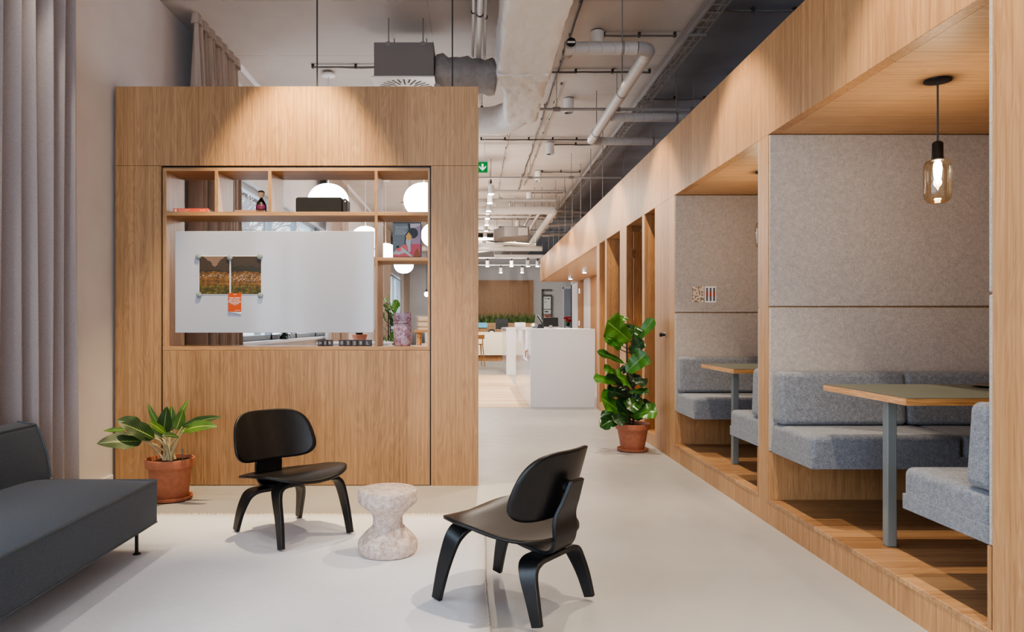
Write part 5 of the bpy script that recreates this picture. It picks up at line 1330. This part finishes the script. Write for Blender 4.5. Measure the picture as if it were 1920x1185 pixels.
tree((-11, 37, -.5), 12, 5, 'farthest bare tree outside the windows')

# ------------------------------------------------------------------ light
wd = bpy.data.worlds.new('overcast sky'); SC.world = wd; wd.use_nodes = True
bg = wd.node_tree.nodes['Background']; bg.inputs[0].default_value = (.86, .93, 1, 1); bg.inputs[1].default_value = 2.4
def area(name, loc, rot, sx_, sy_, power, col, spread=180):
    l = bpy.data.lights.new(name, 'AREA'); l.shape = 'RECTANGLE'; l.size = sx_; l.size_y = sy_; l.energy = power; l.color = col; l.spread = math.radians(spread)
    o = bpy.data.objects.new(name, l); COL.objects.link(o); o.location = loc; o.rotation_euler = rot; return o
DAY = (.90, .95, 1.0); WARM = (1, .80, .58)
area('window_daylight', (-3.0, .7, 1.55), (0, -PI/2, 0), 2.6, 4.6, 150, (.82,.90,1.0))
area('front_daylight', (.4, -3.9, 2.0), (PI/2, 0, 0), 5.4, 3.2, 170, (.86,.92,1))
area('far_window_daylight', (-3.1, 10.8, 2.0), (0, -PI/2, 0), 1.9, 7.0, 150, DAY)
area('last_window_daylight', (-3.1, 24.2, 2.0), (0, -PI/2, 0), 1.9, 8.0, 180, DAY)
def spot(loc, target, power, ang, blend=.5, col=WARM, rad=.03):
    l = bpy.data.lights.new('ceiling spot', 'SPOT'); l.energy = power; l.spot_size = math.radians(ang); l.spot_blend = blend; l.color = col; l.shadow_soft_size = rad
    o = bpy.data.objects.new('ceiling_spot_light', l); COL.objects.link(o); o.location = loc
    o.rotation_euler = (Vector(target)-Vector(loc)).to_track_quat('-Z', 'Y').to_euler(); return o
# scallop on the shelf wall, then the row of downlights that graze the fascia and reach into the booths
spot((-1.30, 4.82, 3.9), (-1.28, 5.30, 1.5), 600, 58, .6, (1,.74,.40))
for i, y in enumerate((.7, 2.8, 4.85, 6.92, 8.98, 11.15, 13.2, 15.26, 17.4, 19.5)):
    spot((1.18, y, 3.80), (1.24, y, 0), 270, 74, .40, (1,.79,.54), .03)
spot((-2.35, 3.9, 3.9), (-1.9, 5.0, 0), 60, 46, .5, (1,.86,.68))
spot((-2.30, 2.9, 3.9), (-1.5, 3.9, 0), 80, 50, .5, (1,.88,.72))
spot((-.75, 4.5, 3.9), (-.9, 4.0, 0), 45, 50, .5, (1,.92,.80))
spot((.75, 3.7, 3.9), (.3, 3.1, 0), 45, 50, .5, (1,.92,.80))
# corridor and reception
for y in (12.26, 15.07, 18.3, 21.3):  # farthest one added to brighten the far ceiling, under no hanging cylinder
    l = bpy.data.lights.new('corridor light', 'POINT'); l.energy = 60; l.color = (1,.84,.66); l.shadow_soft_size = .04
    o = bpy.data.objects.new('corridor_light', l); COL.objects.link(o); o.location = (.302, y, 3.36)
spot((.55, 11.4, 3.55), (.4, 13.5, 0), 240, 75, .6, (1,.94,.86))
spot((.4, 15.0, 3.3), (.4, 17, 0), 240, 75, .6, (1,.92,.82))
for x, y in ((.6, 22.0), (1.9, 22.0), (1.3, 20.8)): spot((x, y, 3.0), (x-.2, y+5, .8), 260, 85, .7, (1,.88,.72))
area('reception_soffit_light', (2.2, 14.5, SO-.02), (0, 0, 0), .6, 6, 50, (1,.86,.68))
# ------------------------------------------------------------------ camera
cam = bpy.data.cameras.new('camera'); cam.sensor_width = 36; cam.lens = F/1920*36
cam.shift_x = (960-CX)/1920; cam.shift_y = (CY-592.5)/1920; cam.clip_start = .05; cam.clip_end = 200
co_ = bpy.data.objects.new('camera', cam); COL.objects.link(co_); co_.location = (0, 0, CH); co_.rotation_euler = (PI/2, 0, 0)
SC.camera = co_
SC.view_settings.view_transform = 'AgX'
try: SC.view_settings.look = 'AgX - Medium High Contrast'
except Exception: pass
SC.view_settings.exposure = 0.12
SC.view_settings.use_white_balance = True
SC.view_settings.white_balance_temperature = 6050
SC.cycles.use_denoising = True
SC.cycles.max_bounces = 10; SC.cycles.diffuse_bounces = 5; SC.cycles.transparent_max_bounces = 16
SC.cycles.sample_clamp_indirect = 6
SC.cycles.use_light_tree = True
